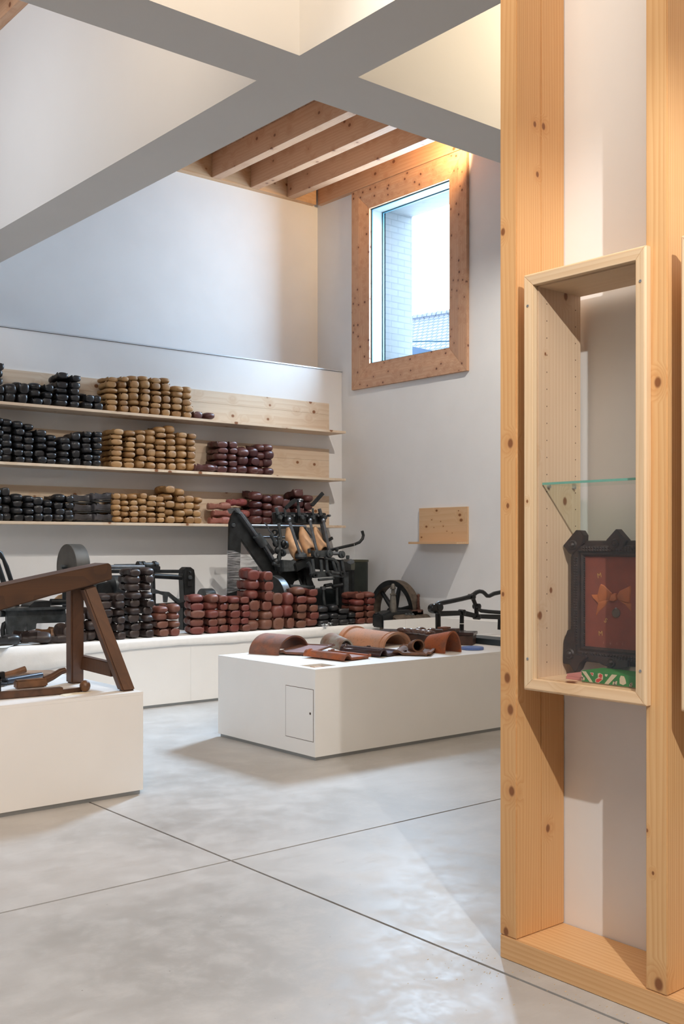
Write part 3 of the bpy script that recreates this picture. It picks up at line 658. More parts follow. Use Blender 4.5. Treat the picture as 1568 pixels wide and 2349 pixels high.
KM = {'black': clogmat('black_clog_paint', (.010, .011, .013), (.022, .021, .022), .34, .15),
      'tan': clogmat('tan_clog_wood', (.25, .125, .042), (.38, .215, .085), .55, .25),
      'red': clogmat('red_brown_clog_paint', (.15, .032, .026), (.15, .065, .040), .5, .18),
      'maroon': clogmat('maroon_clog_paint', (.060, .017, .018), (.11, .040, .034), .38, .2),
      'pink': clogmat('rubbed_pink_clog_paint', (.24, .05, .055), (.30, .13, .095), .55, .3),
      'brown': clogmat('brown_clog_wood', (.14, .07, .035), (.20, .11, .06), .5, .25),
      'dark': clogmat('dark_brown_clog_paint', (.026, .016, .014), (.045, .030, .026), .45, .2)}
ADJ = {'black': 'black', 'tan': 'tan wooden', 'red': 'red-brown', 'maroon': 'maroon', 'brown': 'brown', 'dark': 'blackish-brown', 'pink': 'rubbed pink'}
MESHES = {}
def clog_obj(kind, variant):
    key = (kind, variant)
    if key not in MESHES:
        me = clog_mesh('clog', *( (.27, .104, .082), (.26, .108, .086, .08), (.275, .100, .078, -.05))[variant]); me.materials.append(KM[kind])
        MESHES[key] = me
    o = bpy.data.objects.new({'black': 'black_clog', 'dark': 'black_clog', 'tan': 'tan_clog'}.get(kind, 'red_clog'), MESHES[key]); C.objects.link(o); return o
ORD = ['first', 'second', 'third', 'fourth', 'fifth', 'sixth', 'seventh', 'eighth', 'ninth', 'tenth', 'eleventh', 'twelfth', 'thirteenth', 'fourteenth', 'fifteenth', 'sixteenth', 'seventeenth', 'eighteenth', 'nineteenth', 'twentieth']
rnd = random.Random(7)
NCL = [0]
def pile(cols, place, yf, z0, gname):
    """cols: (centre u, top v, levels, width px, kind, opts); place: phrase for the labels"""
    cnt = {}
    for col in cols:
        u, vt, n, wpx, kind = col[:5]; op = col[5] if len(col) > 5 else {}
        kk = ADJ[kind].split()[0]; cnt[kind] = cnt.get(kind, 0)+1; ci = cnt[kind]
        y_f = yf+op.get('dy', 0)
        x = at(u, 1200, Y=y_f).x
        dep = x*F[0]+y_f*F[1]; r_ = (u-784)/FPX; ppm = FPX/dep*(R[0]-r_*F[0]); wid = wpx/ppm
        zt = at(u, vt, Y=y_f).z; p = (zt-z0)/n
        z = z0
        for k in range(n):
            q = p*(op.get('alt', 1.0) if k % 2 else 2-op.get('alt', 1.0)) if n > 1 else p
            o = clog_obj(kind if k < op.get('ktop', 99) else op.get('kt', kind), rnd.randrange(3))
            kd = kind if k < op.get('ktop', 99) else op.get('kt', kind)
            toe = op.get('toe', None)
            fwd = (rnd.random() < .4) if toe is None else toe
            if op.get('side'): yaw = math.radians(90+rnd.uniform(-6, 6))*(1 if rnd.random() < .5 else -1); lenf = .13
            else: yaw = (0 if fwd else math.pi)+math.radians(op.get('yaw', 0)+rnd.uniform(-6, 6)); lenf = .135
            sx = wid/.104*rnd.uniform(.90, 1.03); sz = q/.082
            flip = (k % 2 == 1 and rnd.random() < .2 and not op.get('noflip'))
            pitch = math.radians(rnd.uniform(-2.5, 2.5)+(op.get('pitch', 0) if k == n-1 or op.get('allp') else 0))
            o.scale = (sx, op.get('ls', 1.0)*rnd.uniform(.93, 1.03), sz*1.10)
            yc = y_f+lenf*op.get('ls', 1.0)+rnd.uniform(0, .026)
            if op.get('side'): yc = y_f+.06
            if flip:
                o.rotation_euler = (math.pi, 0, yaw); o.location = (x+rnd.uniform(-.004, .004), yc, z+q)
            else:
                o.rotation_euler = (pitch*(1 if fwd else -1), 0, yaw); o.location = (x+rnd.uniform(-.004, .004), yc, z+abs(math.sin(pitch))*.10)
            lev = 'topmost' if (k == n-1 and n > 1) else ('bottom' if k == 0 and n > 1 else ORD[k]+' up')
            if n == 1: lev = 'lying alone'
            tag(o, f"{ADJ[kd]} clog, {lev}, {ORD[ci-1]} {ADJ[kind]} stack from left, {place}", 'clog', f"{ADJ[kd]} clogs {gname}")
            z += q; NCL[0] += 1
B, T, RD, MR, BR, DK, PK = 'black', 'tan', 'red', 'maroon', 'brown', 'dark', 'pink'
pile([(2, 830, 5, 26, B), (29, 878, 2, 30, B, {'pitch': 6}), (57, 879, 2, 25, B, {'pitch': 5}), (86, 879, 3, 30, B), (114, 880, 3, 25, B), (148, 860, 5, 30, B, {'pitch': -9}), (175, 862, 5, 24, B),
      (206, 904, 2, 25, B, {'pitch': 5}), (229, 906, 2, 22, B),
      (262, 864, 6, 27, T, {'alt': .82}), (288, 863, 6, 22, T, {'alt': .82}), (313, 860, 6, 25, T, {'alt': .82, 'pitch': 6}), (337, 862, 6, 23, T, {'alt': .82}), (362, 866, 6, 26, T, {'alt': .82}), (386, 866, 6, 22, T, {'alt': .85}),
      (411, 884, 5, 25, T), (434, 888, 5, 22, T), (459, 945, 1, 24, MR), (485, 948, 1, 24, MR)], 'top shelf', 9.482, SZ[0], 'stacked on the top shelf')
pile([(-2, 958, 7, 24, B), (20, 960, 6, 28, B, {'pitch': 5}), (46, 968, 6, 25, B), (70, 973, 6, 24, B), (97, 985, 5, 27, B), (123, 997, 5, 25, B), (153, 1000, 4, 27, B), (179, 995, 4, 24, B, {'pitch': -6}), (204, 988, 6, 24, B), (227, 990, 6, 22, B),
      (272, 985, 7, 30, T, {'alt': .85}), (303, 990, 7, 24, T, {'alt': .85}), (328, 985, 6, 23, T, {'alt': .85}), (350, 987, 6, 22, T, {'alt': .85}), (374, 980, 7, 25, T, {'alt': .85}), (397, 980, 7, 22, T, {'alt': .85}), (422, 992, 6, 24, T, {'alt': .85}), (444, 994, 6, 20, T, {'alt': .85}),
      (472, 1064, 1, 30, MR, {'side': 1}), (497, 1066, 1, 16, MR), (514, 1013, 5, 27, MR, {'alt': .92}), (539, 1013, 5, 22, MR, {'alt': .92}), (563, 1028, 3, 27, MR, {'pitch': 14, 'toe': True}), (586, 1030, 3, 24, MR, {'pitch': 14, 'toe': True}), (603, 1018, 4, 24, MR, {'toe': True, 'dy': .03}), (621, 1018, 4, 22, MR, {'toe': True})],
     'middle shelf', 9.482, SZ[1], 'stacked on the middle shelf')
pile([(-1, 1120, 4, 20, B), (18, 1118, 4, 24, B, {'pitch': -8, 'dy': .02}), (45, 1133, 4, 26, B), (71, 1136, 4, 24, B), (93, 1142, 3, 24, B), (115, 1146, 3, 24, B), (140, 1137, 4, 26, B), (163, 1138, 4, 22, B),
      (273, 1132, 5, 20, T), (291, 1136, 5, 19, T), (310, 1135, 5, 23, T), (331, 1131, 5, 20, T), (351, 1136, 5, 23, T), (372, 1139, 5, 21, T), (392, 1115, 5, 27, T), (417, 1123, 5, 23, T), (437, 1137, 4, 24, T), (458, 1140, 4, 20, T),
      (596, 1130, 4, 26, MR, {'toe': True, 'pitch': 8}), (619, 1137, 4, 22, MR, {'toe': True}), (642, 1140, 3, 24, MR, {'toe': True, 'pitch': 7}), (661, 1145, 3, 22, MR), (690, 1130, 4, 24, MR, {'pitch': -12}), (713, 1135, 4, 22, MR)],
     'lowest shelf', 9.482, SZ[2], 'stacked on the lowest shelf')
# ledge
YL = 8.535
pile([(163, 1440, 1, 30, DK), (190, 1405, 3, 26, DK), (216, 1400, 3, 26, DK)], 'ledge behind trestle leg', YL, PH+.004, 'stacked on the ledge')
pile([(246, 1362, 6, 34, DK), (279, 1362, 6, 24, DK), (314, 1305, 9, 30, DK, {'ls': 1.05}), (345, 1304, 9, 24, DK), (378, 1391, 4, 30, RD), (406, 1389, 4, 24, RD),
      (463, 1366, 5, 32, RD, {'yaw': -14, 'noflip': 1}), (494, 1368, 5, 26, RD), (516, 1366, 5, 24, RD), (541, 1368, 5, 27, RD), (567, 1370, 5, 23, RD),
      (590, 1308, 6, 28, RD, {'yaw': -8, 'ls': 1.1}), (617, 1311, 6, 26, RD), (643, 1360, 3, 28, RD), (669, 1366, 3, 23, RD), (695, 1349, 5, 29, RD), (722, 1352, 5, 26, RD),
      (748, 1392, 3, 28, B), (773, 1390, 3, 22, B), (795, 1397, 3, 25, B, {'yaw': -10}), (813, 1404, 2, 20, B), (830, 1362, 5, 25, RD), (853, 1358, 5, 24, RD)],
     'long ledge', YL, PH+.004, 'stacked along the ledge')
# lying clogs and shoes
def lone(kind, variant, loc, rot, label, group=None, sc=(1, 1, 1)):
    o = clog_obj(kind, variant); o.location = loc; o.rotation_euler = rot; o.scale = sc; tag(o, label, 'clog', group); return o
for u, z_, kd, yw, lab in ((512, SZ[2]+.155, PK, 75, 'rubbed pink long clog lying across the top of the pink heap'), (552, SZ[2]+.20, PK, 100, 'pinkish brown clog lying highest of the pink heap, lowest shelf'),
                      (520, SZ[2]+.078, PK, 80, 'bright pink clog in the middle of the heap, lowest shelf'), (556, SZ[2]+.076, PK, 95, 'pink clog right in the heap, behind the machine frame tip'),
                      (510, SZ[2], PK, 88, 'pink clog at the bottom left of the heap, lowest shelf'), (558, SZ[2], MR, 92, 'maroon clog at the bottom right of the pink heap, lowest shelf')):
    x = at(u, 1200, Y=9.55).x
    lone(kd, 1, (x, 9.62+rnd.uniform(-.02, .02), z_), (0, math.radians(rnd.uniform(-4, 4)), math.radians(yw)), lab, sc=(1.1, 1.0, .92))
LEATHER = plain('grey_leather', (.060, .057, .062), .42, nz=.3, ns=20, bump=.2); STITCH = plain('pale_stitching', (.30, .28, .27), .7)
def shoe(u, z, yaw, y=9.60):
    base = clog_mesh('leather_shoe_body', .275, .100, .080); base.materials.append(LEATHER)
    x = at(u, 1200, Y=y).x
    r = thing('leather_shoe', '', 'shoe', (x, y, z)); r.rotation_euler = (0, 0, yaw)
    o = bpy.data.objects.new('upper', base); C.objects.link(o); o.parent = r; o.location = (0, 0, .012); o.scale = (1, 1.04, 1.06)
    sl = MB()
    pts = []
    for s_, w_ in ((0, .3), (.04, .6), (.15, .8), (.35, .76), (.6, .98), (.8, .92), (.93, .66), (1, .2)): pts.append((w_, s_))
    poly = [(.052*w_, .139*(1-2*s_)) for w_, s_ in pts]+[(-.052*w_, .139*(1-2*s_)) for w_, s_ in reversed(pts)]
    me = mesh_of(MB().prism([(a, b, 0) for a, b in poly], (0, 0, .013)), 'sole'); me.materials.append(plain('dark_rubber_sole', (.02, .02, .02), .6))
    o = bpy.data.objects.new('sole', me); C.objects.link(o); o.parent = r
    for sd in (-1, 1):
        tp = [(sd*(.046*w_), .132*(1-2*s_), .022) for w_, s_ in ((.72, .1), (.80, .3), (.94, .55), (1.0, .7), (.9, .86))]
        me = mesh_of(MB().tube(tp, .0014, 6), 'stitching'); me.materials.append(STITCH); o = bpy.data.objects.new('stitching', me); C.objects.link(o); o.parent = r
    return r
for i, (u, z, yaw, lab) in enumerate(((194, SZ[2]+.185, 78, 'upper left'), (236, SZ[2]+.202, 98, 'uppermost right'), (198, SZ[2]+.0, 80, 'lower left'), (240, SZ[2]+.100, 100, 'middle right'), (242, SZ[2], 94, 'bottom right'), (196, SZ[2]+.092, 84, 'second from bottom left'))):
    s_ = shoe(u, z, math.radians(yaw), 9.60 if u > 210 else 9.66)
    tag(s_, f'dark grey stitched leather clog, {lab} in the heap beside tan clogs', 'shoe', 'stitched leather clogs on the lowest shelf')
# loose clogs lying at the left of the ledge
for (u, v, yy, kd, rot, lab) in ((82, 1443, 8.62, DK, (0, 0, math.radians(62)), 'dark clog lying open-side up, nearer of the two by the paper sheet'),
                             (62, 1432, 8.80, DK, (0, 0, math.radians(75)), 'dark clog behind the front open clog, beside the black machine leg'),
                             (125, 1455, 8.62, DK, (0, 0, math.radians(80)), 'closed black clog lying just left of the trestle leg'),
                             (112, 1428, 8.86, BR, (0, 0, math.radians(70)), 'worn open clog with brown inside, resting behind the dark clogs'),
                             (140, 1421, 9.0, BR, (0, 0, math.radians(80)), 'worn brown-lined clog half hidden by the trestle leg')):
    x = at(u, v, Y=yy).x
    z = PH+.004 if yy < 8.8 else PH+.004
    if 'open' in lab or 'lined' in lab: rot = (0, -.62, rot[2]); z += .030
    lone(kd, 0, (x, yy, z), rot, lab, sc=(1, .95, .95))
lone(B, 1, (at(15, 1460, Y=8.55).x, 8.62, PH+.006), (0, 0, math.radians(95)), 'black clog lying on the white paper at the left edge', sc=(1.1, 1.1, 1.1))

# ------------------------------------------------------------------ machines
IRON = plain('black_machine_iron', (.019, .021, .022), .42, .35, nz=.35, ns=14, bump=.15)
IRON2 = plain('dark_grey_machine_iron', (.070, .078, .082), .42, .5, nz=.3, ns=14)
STEEL = plain('worn_steel', (.22, .24, .26), .32, .85, nz=.15, ns=20)
RUSTY = plain('dusty_brown_iron', (.10, .075, .055), .6, .3, nz=.35, ns=18, bump=.2)
def pt(Y):
    return lambda u, v: at(u, v, Y=Y)
def tubes(name, segs, r, mat, parent, Y):
    out = []
    for s_ in segs:
        out.append(put(name, MB().tube([at(u, v, Y=Y) for u, v in s_], r, 12), mat, parent))
    return out
def poly(name, pts, Y, th, mat, parent, bevel=.004):
    return put(name, MB().prism([at(u, v, Y=Y) for u, v in pts], (0, th, 0)), mat, parent, bevel)
def bolt(u, v, Y, r, parent, mat=IRON2, h=.02, name='bolt'):
    return put(name, MB().lathe([(r, 0), (r, h*.7), (r*.8, h), (r*.2, h)], at(u, v, Y=Y), (0, -1, 0), 12), mat, parent)
def pulley(name, c, axis, r, w, mat, parent, hub=.03, seg=48, solid=True, spokes=0, rim=.03, rmat=None):
    c = Vector(c); a = Vector(axis).normalized(); m = MB()
    if solid: m.lathe([(r*.985, -w/2), (r, -w/2+.004), (r, w/2-.004), (r*.985, w/2)], c, a, seg)
    else: m.lathe([(r-rim, -w/2), (r, -w/2), (r, w/2), (r-rim, w/2), (r-rim, -w/2)], c, a, seg, cap=False)
    o = put(name, m, rmat or mat, parent)
    if not solid:
        t1 = Vector((0, 0, 1)); t2 = a.cross(t1)
        for k in range(spokes):
            w_ = 2*math.pi*(k+.25)/spokes if spokes != 4 else math.pi/2*k
            d = t1*math.cos(w_)+t2*math.sin(w_)
            put('spoke', MB().tube([c+d*hub*.7, c+d*(r-rim*.5)], [.030*r/.33, .020*r/.33], 10), mat, o)
        put('hub', MB().lathe([(hub, -w*.7), (hub, w*.7)], c, a, 20), mat, o)
    return o
YA = 9.02
mc = thing('clog_machine', 'black iron clog-carving machine with tall slanting frame and three pale clogs clamped', 'machine', (6.7, 9.1, PH))
poly('side_frame', [(541, 1168), (550, 1172), (555, 1182), (640, 1312), (641, 1318), (628, 1330), (615, 1326), (553, 1238), (551, 1300), (551, 1466), (522, 1466), (525, 1300), (527, 1200), (532, 1183)], YA, .035, IRON, mc)
poly('frame_flange', [(552, 1176), (562, 1180), (650, 1312), (641, 1318)], YA-.01, .14, IRON2, mc)
poly('frame_flange', [(541, 1240), (550, 1236), (550, 1466), (541, 1466)], YA+.035, .12, IRON, mc)
poly('top_cap', [(540, 1167), (549, 1165), (554, 1176), (545, 1178)], YA-.02, .16, STEEL, mc)
bolt(534, 1205, YA, .022, mc); bolt(541, 1174, YA-.02, .012, mc)
tubes('guide_rod', [[(551, 1176), (593, 1236)], [(602, 1244), (626, 1282)]], .017, STEEL, mc, YA-.05)
put('sleeve', MB().tube([at(588, 1228, Y=YA-.05), at(605, 1250, Y=YA-.05)], [.045, .050], 18), IRON2, mc)
poly('link_arm', [(600, 1230), (607, 1234), (632, 1268), (626, 1274), (600, 1244)], YA+.02, .03, STEEL, mc)
poly('rear_rail', [(566, 1205), (576, 1208), (606, 1244), (600, 1250)], YA+.16, .05, STEEL, mc)
YR = 9.30
tubes('cross_rail', [[(560, 1207), (700, 1209)]], .024, STEEL, mc, YR)
tubes('cross_rail', [[(600, 1232), (665, 1233)]], .012, STEEL, mc, YR)
tubes('rear_stay', [[(694, 1206), (716, 1232)], [(697, 1218), (712, 1234), (700, 1233)]], .017, STEEL, mc, YR)
poly('rear_web', [(672, 1208), (692, 1208), (692, 1228), (678, 1245), (668, 1225)], YR-.05, .03, IRON, mc)
# upper bar carrying the clamps
YB = 9.0
poly('clamp_bar', [(631, 1176), (640, 1174), (735, 1178), (746, 1186), (745, 1203), (662, 1201), (634, 1203)], YB, .07, IRON2, mc)
for (u0, u1) in ((632, 646), (653, 666), (682, 697), (708, 722), (735, 748)):
    poly('clamp_block', [(u0, 1176), (u1, 1177), (u1, 1199), (u0, 1198)], YB-.05, .06, IRON, mc, .006)
    bolt((u0+u1)/2+1, 1187, YB-.05, .025, mc, h=.035)
    bolt((u0+u1)/2+9, 1183, YB-.02, .014, mc, STEEL, .05, 'clamp_screw')
YC = 8.93
for q, rr in (([(633, 1165), (637, 1180)], .018), ([(639, 1200), (644, 1240)], .017), ([(652, 1166), (655, 1182)], .014), ([(683, 1160), (686, 1183)], .018), ([(682, 1145), (684, 1160)], .013),
              ([(732, 1167), (736, 1182)], .020), ([(738, 1202), (750, 1270)], .022), ([(717, 1166), (718, 1182)], .012)):
    tubes('clamp_spindle', [q], rr, IRON2, mc, YC)
for q in ([(664, 1198), (690, 1277)], [(711, 1197), (727, 1268)], [(742, 1197), (755, 1266)]): tubes('push_rod', [q], .016, STEEL, mc, YC-.10)
for (u, v) in ((663, 1192), (711, 1194), (741, 1194)): put('ball_joint', MB().ball(at(u, v, Y=YC-.10), .022), STEEL, mc)
for pts in ([(653, 1163), (658, 1169), (681, 1150), (677, 1143), (668, 1149)], [(712, 1158), (719, 1162), (744, 1134), (739, 1128), (729, 1139)]): poly('clamp_handle', pts, YC-.03, .018, IRON, mc, .002)
put('ring_nut', MB().ring(at(688, 1148, Y=YC-.04), (.2, .3, 1), .020, .034, .012, 20), STEEL, mc)
# left knuckle cluster
for (u, v, r_, nm) in ((632, 1246, .036, 'knuckle'), (650, 1247, .034, 'knuckle'), (640, 1236, .028, 'knuckle'), (637, 1262, .038, 'knuckle'), (648, 1268, .034, 'knuckle'), (634, 1290, .040, 'knuckle'), (647, 1297, .034, 'knuckle'), (640, 1278, .028, 'knuckle')):
    put(nm, MB().ball(at(u, v, Y=YA-.08), r_, 12, (1, .8, 1.15)), IRON, mc)
for (u, v, r_) in ((653, 1250, .045), (648, 1268, .040), (651, 1296, .038)): put('collar', MB().ring(at(u, v, Y=YA-.09), (1, .3, .2), r_*.62, r_, .022, 24), IRON2, mc)
tubes('knuckle_shaft', [[(625, 1293), (668, 1302)], [(640, 1238), (640, 1300)], [(621, 1226), (634, 1252)]], .018, IRON2, mc, YA-.09)
tubes('chain_link', [[(606, 1200), (613, 1206), (616, 1216), (628, 1228)]], .008, STEEL, mc, YA-.06)
put('pawl_wheel', MB().ring(at(630, 1222, Y=YA-.05), (1, .5, 0), .018, .035, .02, 20), IRON, mc)
# carriage table and slotted yoke
poly('carriage_block', [(648, 1284), (680, 1286), (682, 1310), (650, 1312)], 8.86, .16, IRON2, mc, .008)
poly('carriage_table', [(675, 1293), (712, 1277), (745, 1280), (780, 1284), (806, 1295), (806, 1312), (700, 1303), (680, 1312)], 8.84, .20, IRON, mc, .01)
put('socket', MB().lathe([(.05, 0), (.065, .02), (.06, .05), (.03, .07)], at(690, 1282, Y=8.86), (0, 0, 1), 24), IRON2, mc)
YY = 8.78
poly('roller_plate', [(716, 1263), (760, 1262), (762, 1275), (738, 1279), (716, 1277)], YY, .03, IRON2, mc, .006)
for (u, v) in ((723, 1271), (753, 1270), (781, 1272)):
    put('roller', MB().lathe([(.040, 0), (.040, .03), (.034, .034), (.018, .034), (.018, .05), (.004, .05)], at(u, v, Y=YY), (0, -1, 0), 26), IRON2, mc)
tubes('roller_shaft', [[(755, 1269), (781, 1270)]], .020, STEEL, mc, YY)
for q in ([(716, 1282), (719, 1312)], [(735, 1284), (738, 1314)], [(745, 1280), (764, 1283), (774, 1292), (777, 1312)], [(748, 1284), (750, 1312)], [(762, 1286), (771, 1312)], [(783, 1284), (788, 1314)], [(706, 1290), (712, 1300), (714, 1318)]):
    put('yoke_bar', MB().tube([at(u, v, Y=YY) for u, v in q], .019, 10), IRON2, mc)
m = MB()
a0 = [(712, 1316), (718, 1311), (786, 1310), (793, 1314), (794, 1320), (788, 1325), (760, 1323), (722, 1326), (714, 1323)]
poly('slotted_bar', a0, YY-.03, .04, IRON2, mc, .006)
for (u, v) in ((722, 1320), (784, 1316), (756, 1315)): put('slot_ring', MB().ring(at(u, v, Y=YY-.045), (0, 1, 0), .012, .028, .02, 18), IRON, mc)
tubes('lever_pin', [[(750, 1311), (757, 1320)]], .018, IRON2, mc, YY-.05)
tubes('slotted_rod', [[(730, 1330), (765, 1327)], [(757, 1314), (785, 1316)]], .014, IRON2, mc, YY-.03)
for (u, v) in ((772, 1262), (709, 1264), (797, 1279)): put('oil_cup', MB().lathe([(.014, 0), (.020, .02), (.020, .04), (.012, .045)], at(u, v+4, Y=8.86), (0, 0, 1), 14), IRON2, mc)
# body and legs
poly('casting', [(606, 1312), (682, 1306), (700, 1318), (690, 1328), (676, 1334), (668, 1352), (664, 1376), (652, 1366), (648, 1345), (632, 1326)], 9.05, .08, IRON, mc, .008)
poly('brace', [(682, 1316), (690, 1313), (702, 1338), (696, 1342)], 9.0, .05, IRON, mc)
poly('casting', [(694, 1300), (720, 1300), (716, 1330), (722, 1345), (710, 1352), (702, 1340)], 8.95, .12, IRON, mc, .008)
tubes('cross_shaft', [[(664, 1345), (720, 1347)], [(744, 1344), (760, 1341)], [(762, 1345), (784, 1341)]], .020, IRON2, mc, 8.86)
poly('gear_housing', [(700, 1352), (776, 1350), (776, 1463), (702, 1463)], 8.98, .30, plain('blue_black_housing', (.022, .030, .034), .45, .3), mc, .01)
tubes('vertical_rod', [[(740, 1345), (742, 1372), (746, 1402)], [(772, 1348), (773, 1388)]], .016, IRON2, mc, 8.86)
put('rod_collar', MB().ring(at(740, 1349, Y=8.86), (0, 0, 1), .014, .03, .03, 16), STEEL, mc)
poly('front_leg', [(788, 1310), (800, 1310), (800, 1462), (790, 1462)], 8.90, .10, IRON2, mc)
poly('front_leg', [(779, 1322), (788, 1320), (789, 1462), (776, 1462)], 8.94, .12, IRON, mc)
poly('rear_leg', [(806, 1300), (813, 1300), (811, 1462), (806, 1462)], 9.10, .08, IRON, mc)
poly('end_box', [(803, 1288), (815, 1290), (814, 1308), (802, 1307)], 8.86, .10, plain('olive_grey_iron', (.10, .10, .08), .5, .3), mc, .006)
poly('end_bracket', [(795, 1290), (806, 1282), (814, 1287), (812, 1292), (800, 1298)], 8.85, .12, STEEL, mc, .006)
# belt wheel with steel rim
cw = at(627, 1378, Y=8.98); pulley('belt_wheel', cw, (1, 0, 0), .262, .075, IRON, mc, seg=64)
put('wheel_rim', MB().ring(cw, (1, 0, 0), .258, .266, .080, 64), STEEL, mc); put('wheel_hub', MB().lathe([(.03, 0), (.03, .03), (.012, .04), (.012, .06)], cw+Vector((-.037, 0, 0)), (-1, 0, 0), 16), IRON2, mc)
c2w = at(796, 1400, Y=9.35); pulley('small_wheel', c2w, (1, 0, 0), .22, .05, RUSTY, mc, solid=False, spokes=4, rim=.035)
# long hooked lever
put('hooked_lever', MB().tube([at(756, 1262, Y=8.9), at(790, 1254, Y=8.9), at(812, 1249, Y=8.9), at(824, 1244, Y=8.9), at(831, 1236, Y=8.9), at(833, 1228, Y=8.9), at(830, 1218, Y=8.9)], .0165, 14), IRON, mc)
put('wing_screw', MB().bar(at(750, 1241, Y=8.9), at(762, 1234, Y=8.9), .02, .03), IRON, mc)
put('hanging_cord', MB().tube([at(812, 1247, Y=8.88), at(813, 1265, Y=8.88), at(813, 1284, Y=8.88)], .0018, 6), plain('white_cord', (.6, .6, .58), .8), mc)
# plastic film round the post
def film():
    t = NT('stretch_film'); t.t.nodes.remove(t.b); tc = t.n('ShaderNodeTexCoord'); mp = t.n('ShaderNodeMapping', {'Vector': tc.outputs['Object']}); mp.inputs['Scale'].default_value = (4, 4, 60); mp.inputs['Rotation'].default_value = (0, .25, 0)
    no = t.n('ShaderNodeTexNoise', {'Vector': mp.outputs[0], 'Scale': 2, 'Detail': 5}); bu = t.n('ShaderNodeBump', {'Height': no.outputs[0], 'Strength': .6, 'Distance': .01})
    tr = t.n('ShaderNodeBsdfTransparent', {'Color': (.95, .96, .97, 1)}); gl = t.n('ShaderNodeBsdfGlossy', {'Color': (1, 1, 1, 1), 'Roughness': .18}); df = t.n('ShaderNodeBsdfDiffuse', {'Color': (.75, .78, .82, 1)})
    t.l(bu.outputs[0], gl.inputs['Normal']); m1 = t.n('ShaderNodeMixShader', {0: .35}); t.l(gl.outputs[0], m1.inputs[1]); t.l(df.outputs[0], m1.inputs[2])
    f = t.ramp(no.outputs[0], .42, .68, .14, .62); m2 = t.n('ShaderNodeMixShader', {0: f}); t.l(tr.outputs[0], m2.inputs[1]); t.l(m1.outputs[0], m2.inputs[2]); t.l(m2.outputs[0], t.o.inputs[0]); return t.m
FILM = film()
m = MB(); a_ = [(519, 1262), (552, 1268)]
def film_sheet(pts_top, pts_bot, Y, n=10):
    vs = []; fs = []
    for k in range(n+1):
        f = k/n
        for (tu, tv), (bu_, bv) in zip(pts_top, pts_bot):
            p = at(tu+(bu_-tu)*f, tv+(bv-tv)*f, Y=Y); p.y += .006*math.sin(f*23+tu); vs.append(p)
    w_ = len(pts_top)
    for k in range(n):
        for i in range(w_-1): fs.append((k*w_+i, k*w_+i+1, (k+1)*w_+i+1, (k+1)*w_+i))
    return vs, fs
vs, fs = film_sheet([(521, 1262), (536, 1263), (553, 1270)], [(519, 1362), (534, 1358), (552, 1352)], YA-.012, 12); m.add(vs, fs)
vs, fs = film_sheet([(552, 1268), (570, 1276), (590, 1288)], [(551, 1366), (566, 1352), (590, 1330)], YA+.10, 12); m.add(vs, fs)
o = base_at_origin(put('stretch_film', m, FILM)); tag(o, 'clear plastic stretch film wrapped round the lower post of the clog machine', 'plastic film')
# three pale clogs clamped upright
def blank_mesh():
    vs = []; fs = []; N = 20
    st = [(0, .018, .018, 0), (.02, .024, .022, .002), (.06, .042, .040, .012), (.10, .052, .05, .016), (.15, .058, .054, .012), (.19, .060, .055, .004), (.215, .058, .053, -.004), (.235, .050, .047, -.010)]
    for (h, rx, ry, oy) in st:
        for k in range(N):
            w = 2*math.pi*k/N; vs.append((rx*math.cos(w), oy+ry*math.sin(w), -h))
    n0 = len(st)
    ins = [(.2352, .040, .038, -.012), (.20, .038, .036, -.012), (.16, .030, .028, -.010)]
    for (h, rx, ry, oy) in ins:
        for k in range(N):
            w = 2*math.pi*k/N; vs.append((rx*math.cos(w), oy+ry*math.sin(w), -h))
    T_ = n0+len(ins)
    for j in range(T_-1):
        for k in range(N): fs.append((j*N+k, j*N+(k+1) % N, (j+1)*N+(k+1) % N, (j+1)*N+k))
    fs.append(tuple(range(N))[::-1]); fs.append(tuple((T_-1)*N+k for k in range(N)))
    vs = [(x, y, z if z > -.15 else z-(y+.045)*.85*(-z-.15)/.085) for x, y, z in vs]
    return mesh_of(MB().add(vs, fs), 'clog_blank', ang=50)
BM = blank_mesh(); BM.materials.append(plain('fresh_willow_wood', (.62, .36, .19), .55, nz=.12, ns=12)); HM = plain('hollowed_dark_inside', (.16, .08, .04), .8)
BM.materials.append(HM)
for p_ in BM.polygons:
    if p_.index >= 20*8: p_.material_index = 0
for i, (u, v, tx, tz, lab) in enumerate(((659, 1211, 8, 1.22, 'leftmost of the three pale clogs, split by a deep saw cut'), (690, 1209, 12, 1.16, 'middle of the three pale clogs clamped in the machine'), (721, 1209, 13, 1.14, 'rightmost of the three pale clogs clamped in the machine'))):
    o = bpy.data.objects.new('clog_blank', BM); C.objects.link(o); o.location = at(u, v, Y=9.05); o.rotation_euler = (math.radians(-24), math.radians(-9), math.radians(-6)); o.scale = (1.12, 1.12, tz*1.0)
    tag(o, lab, 'clog', 'pale clogs clamped in the machine')

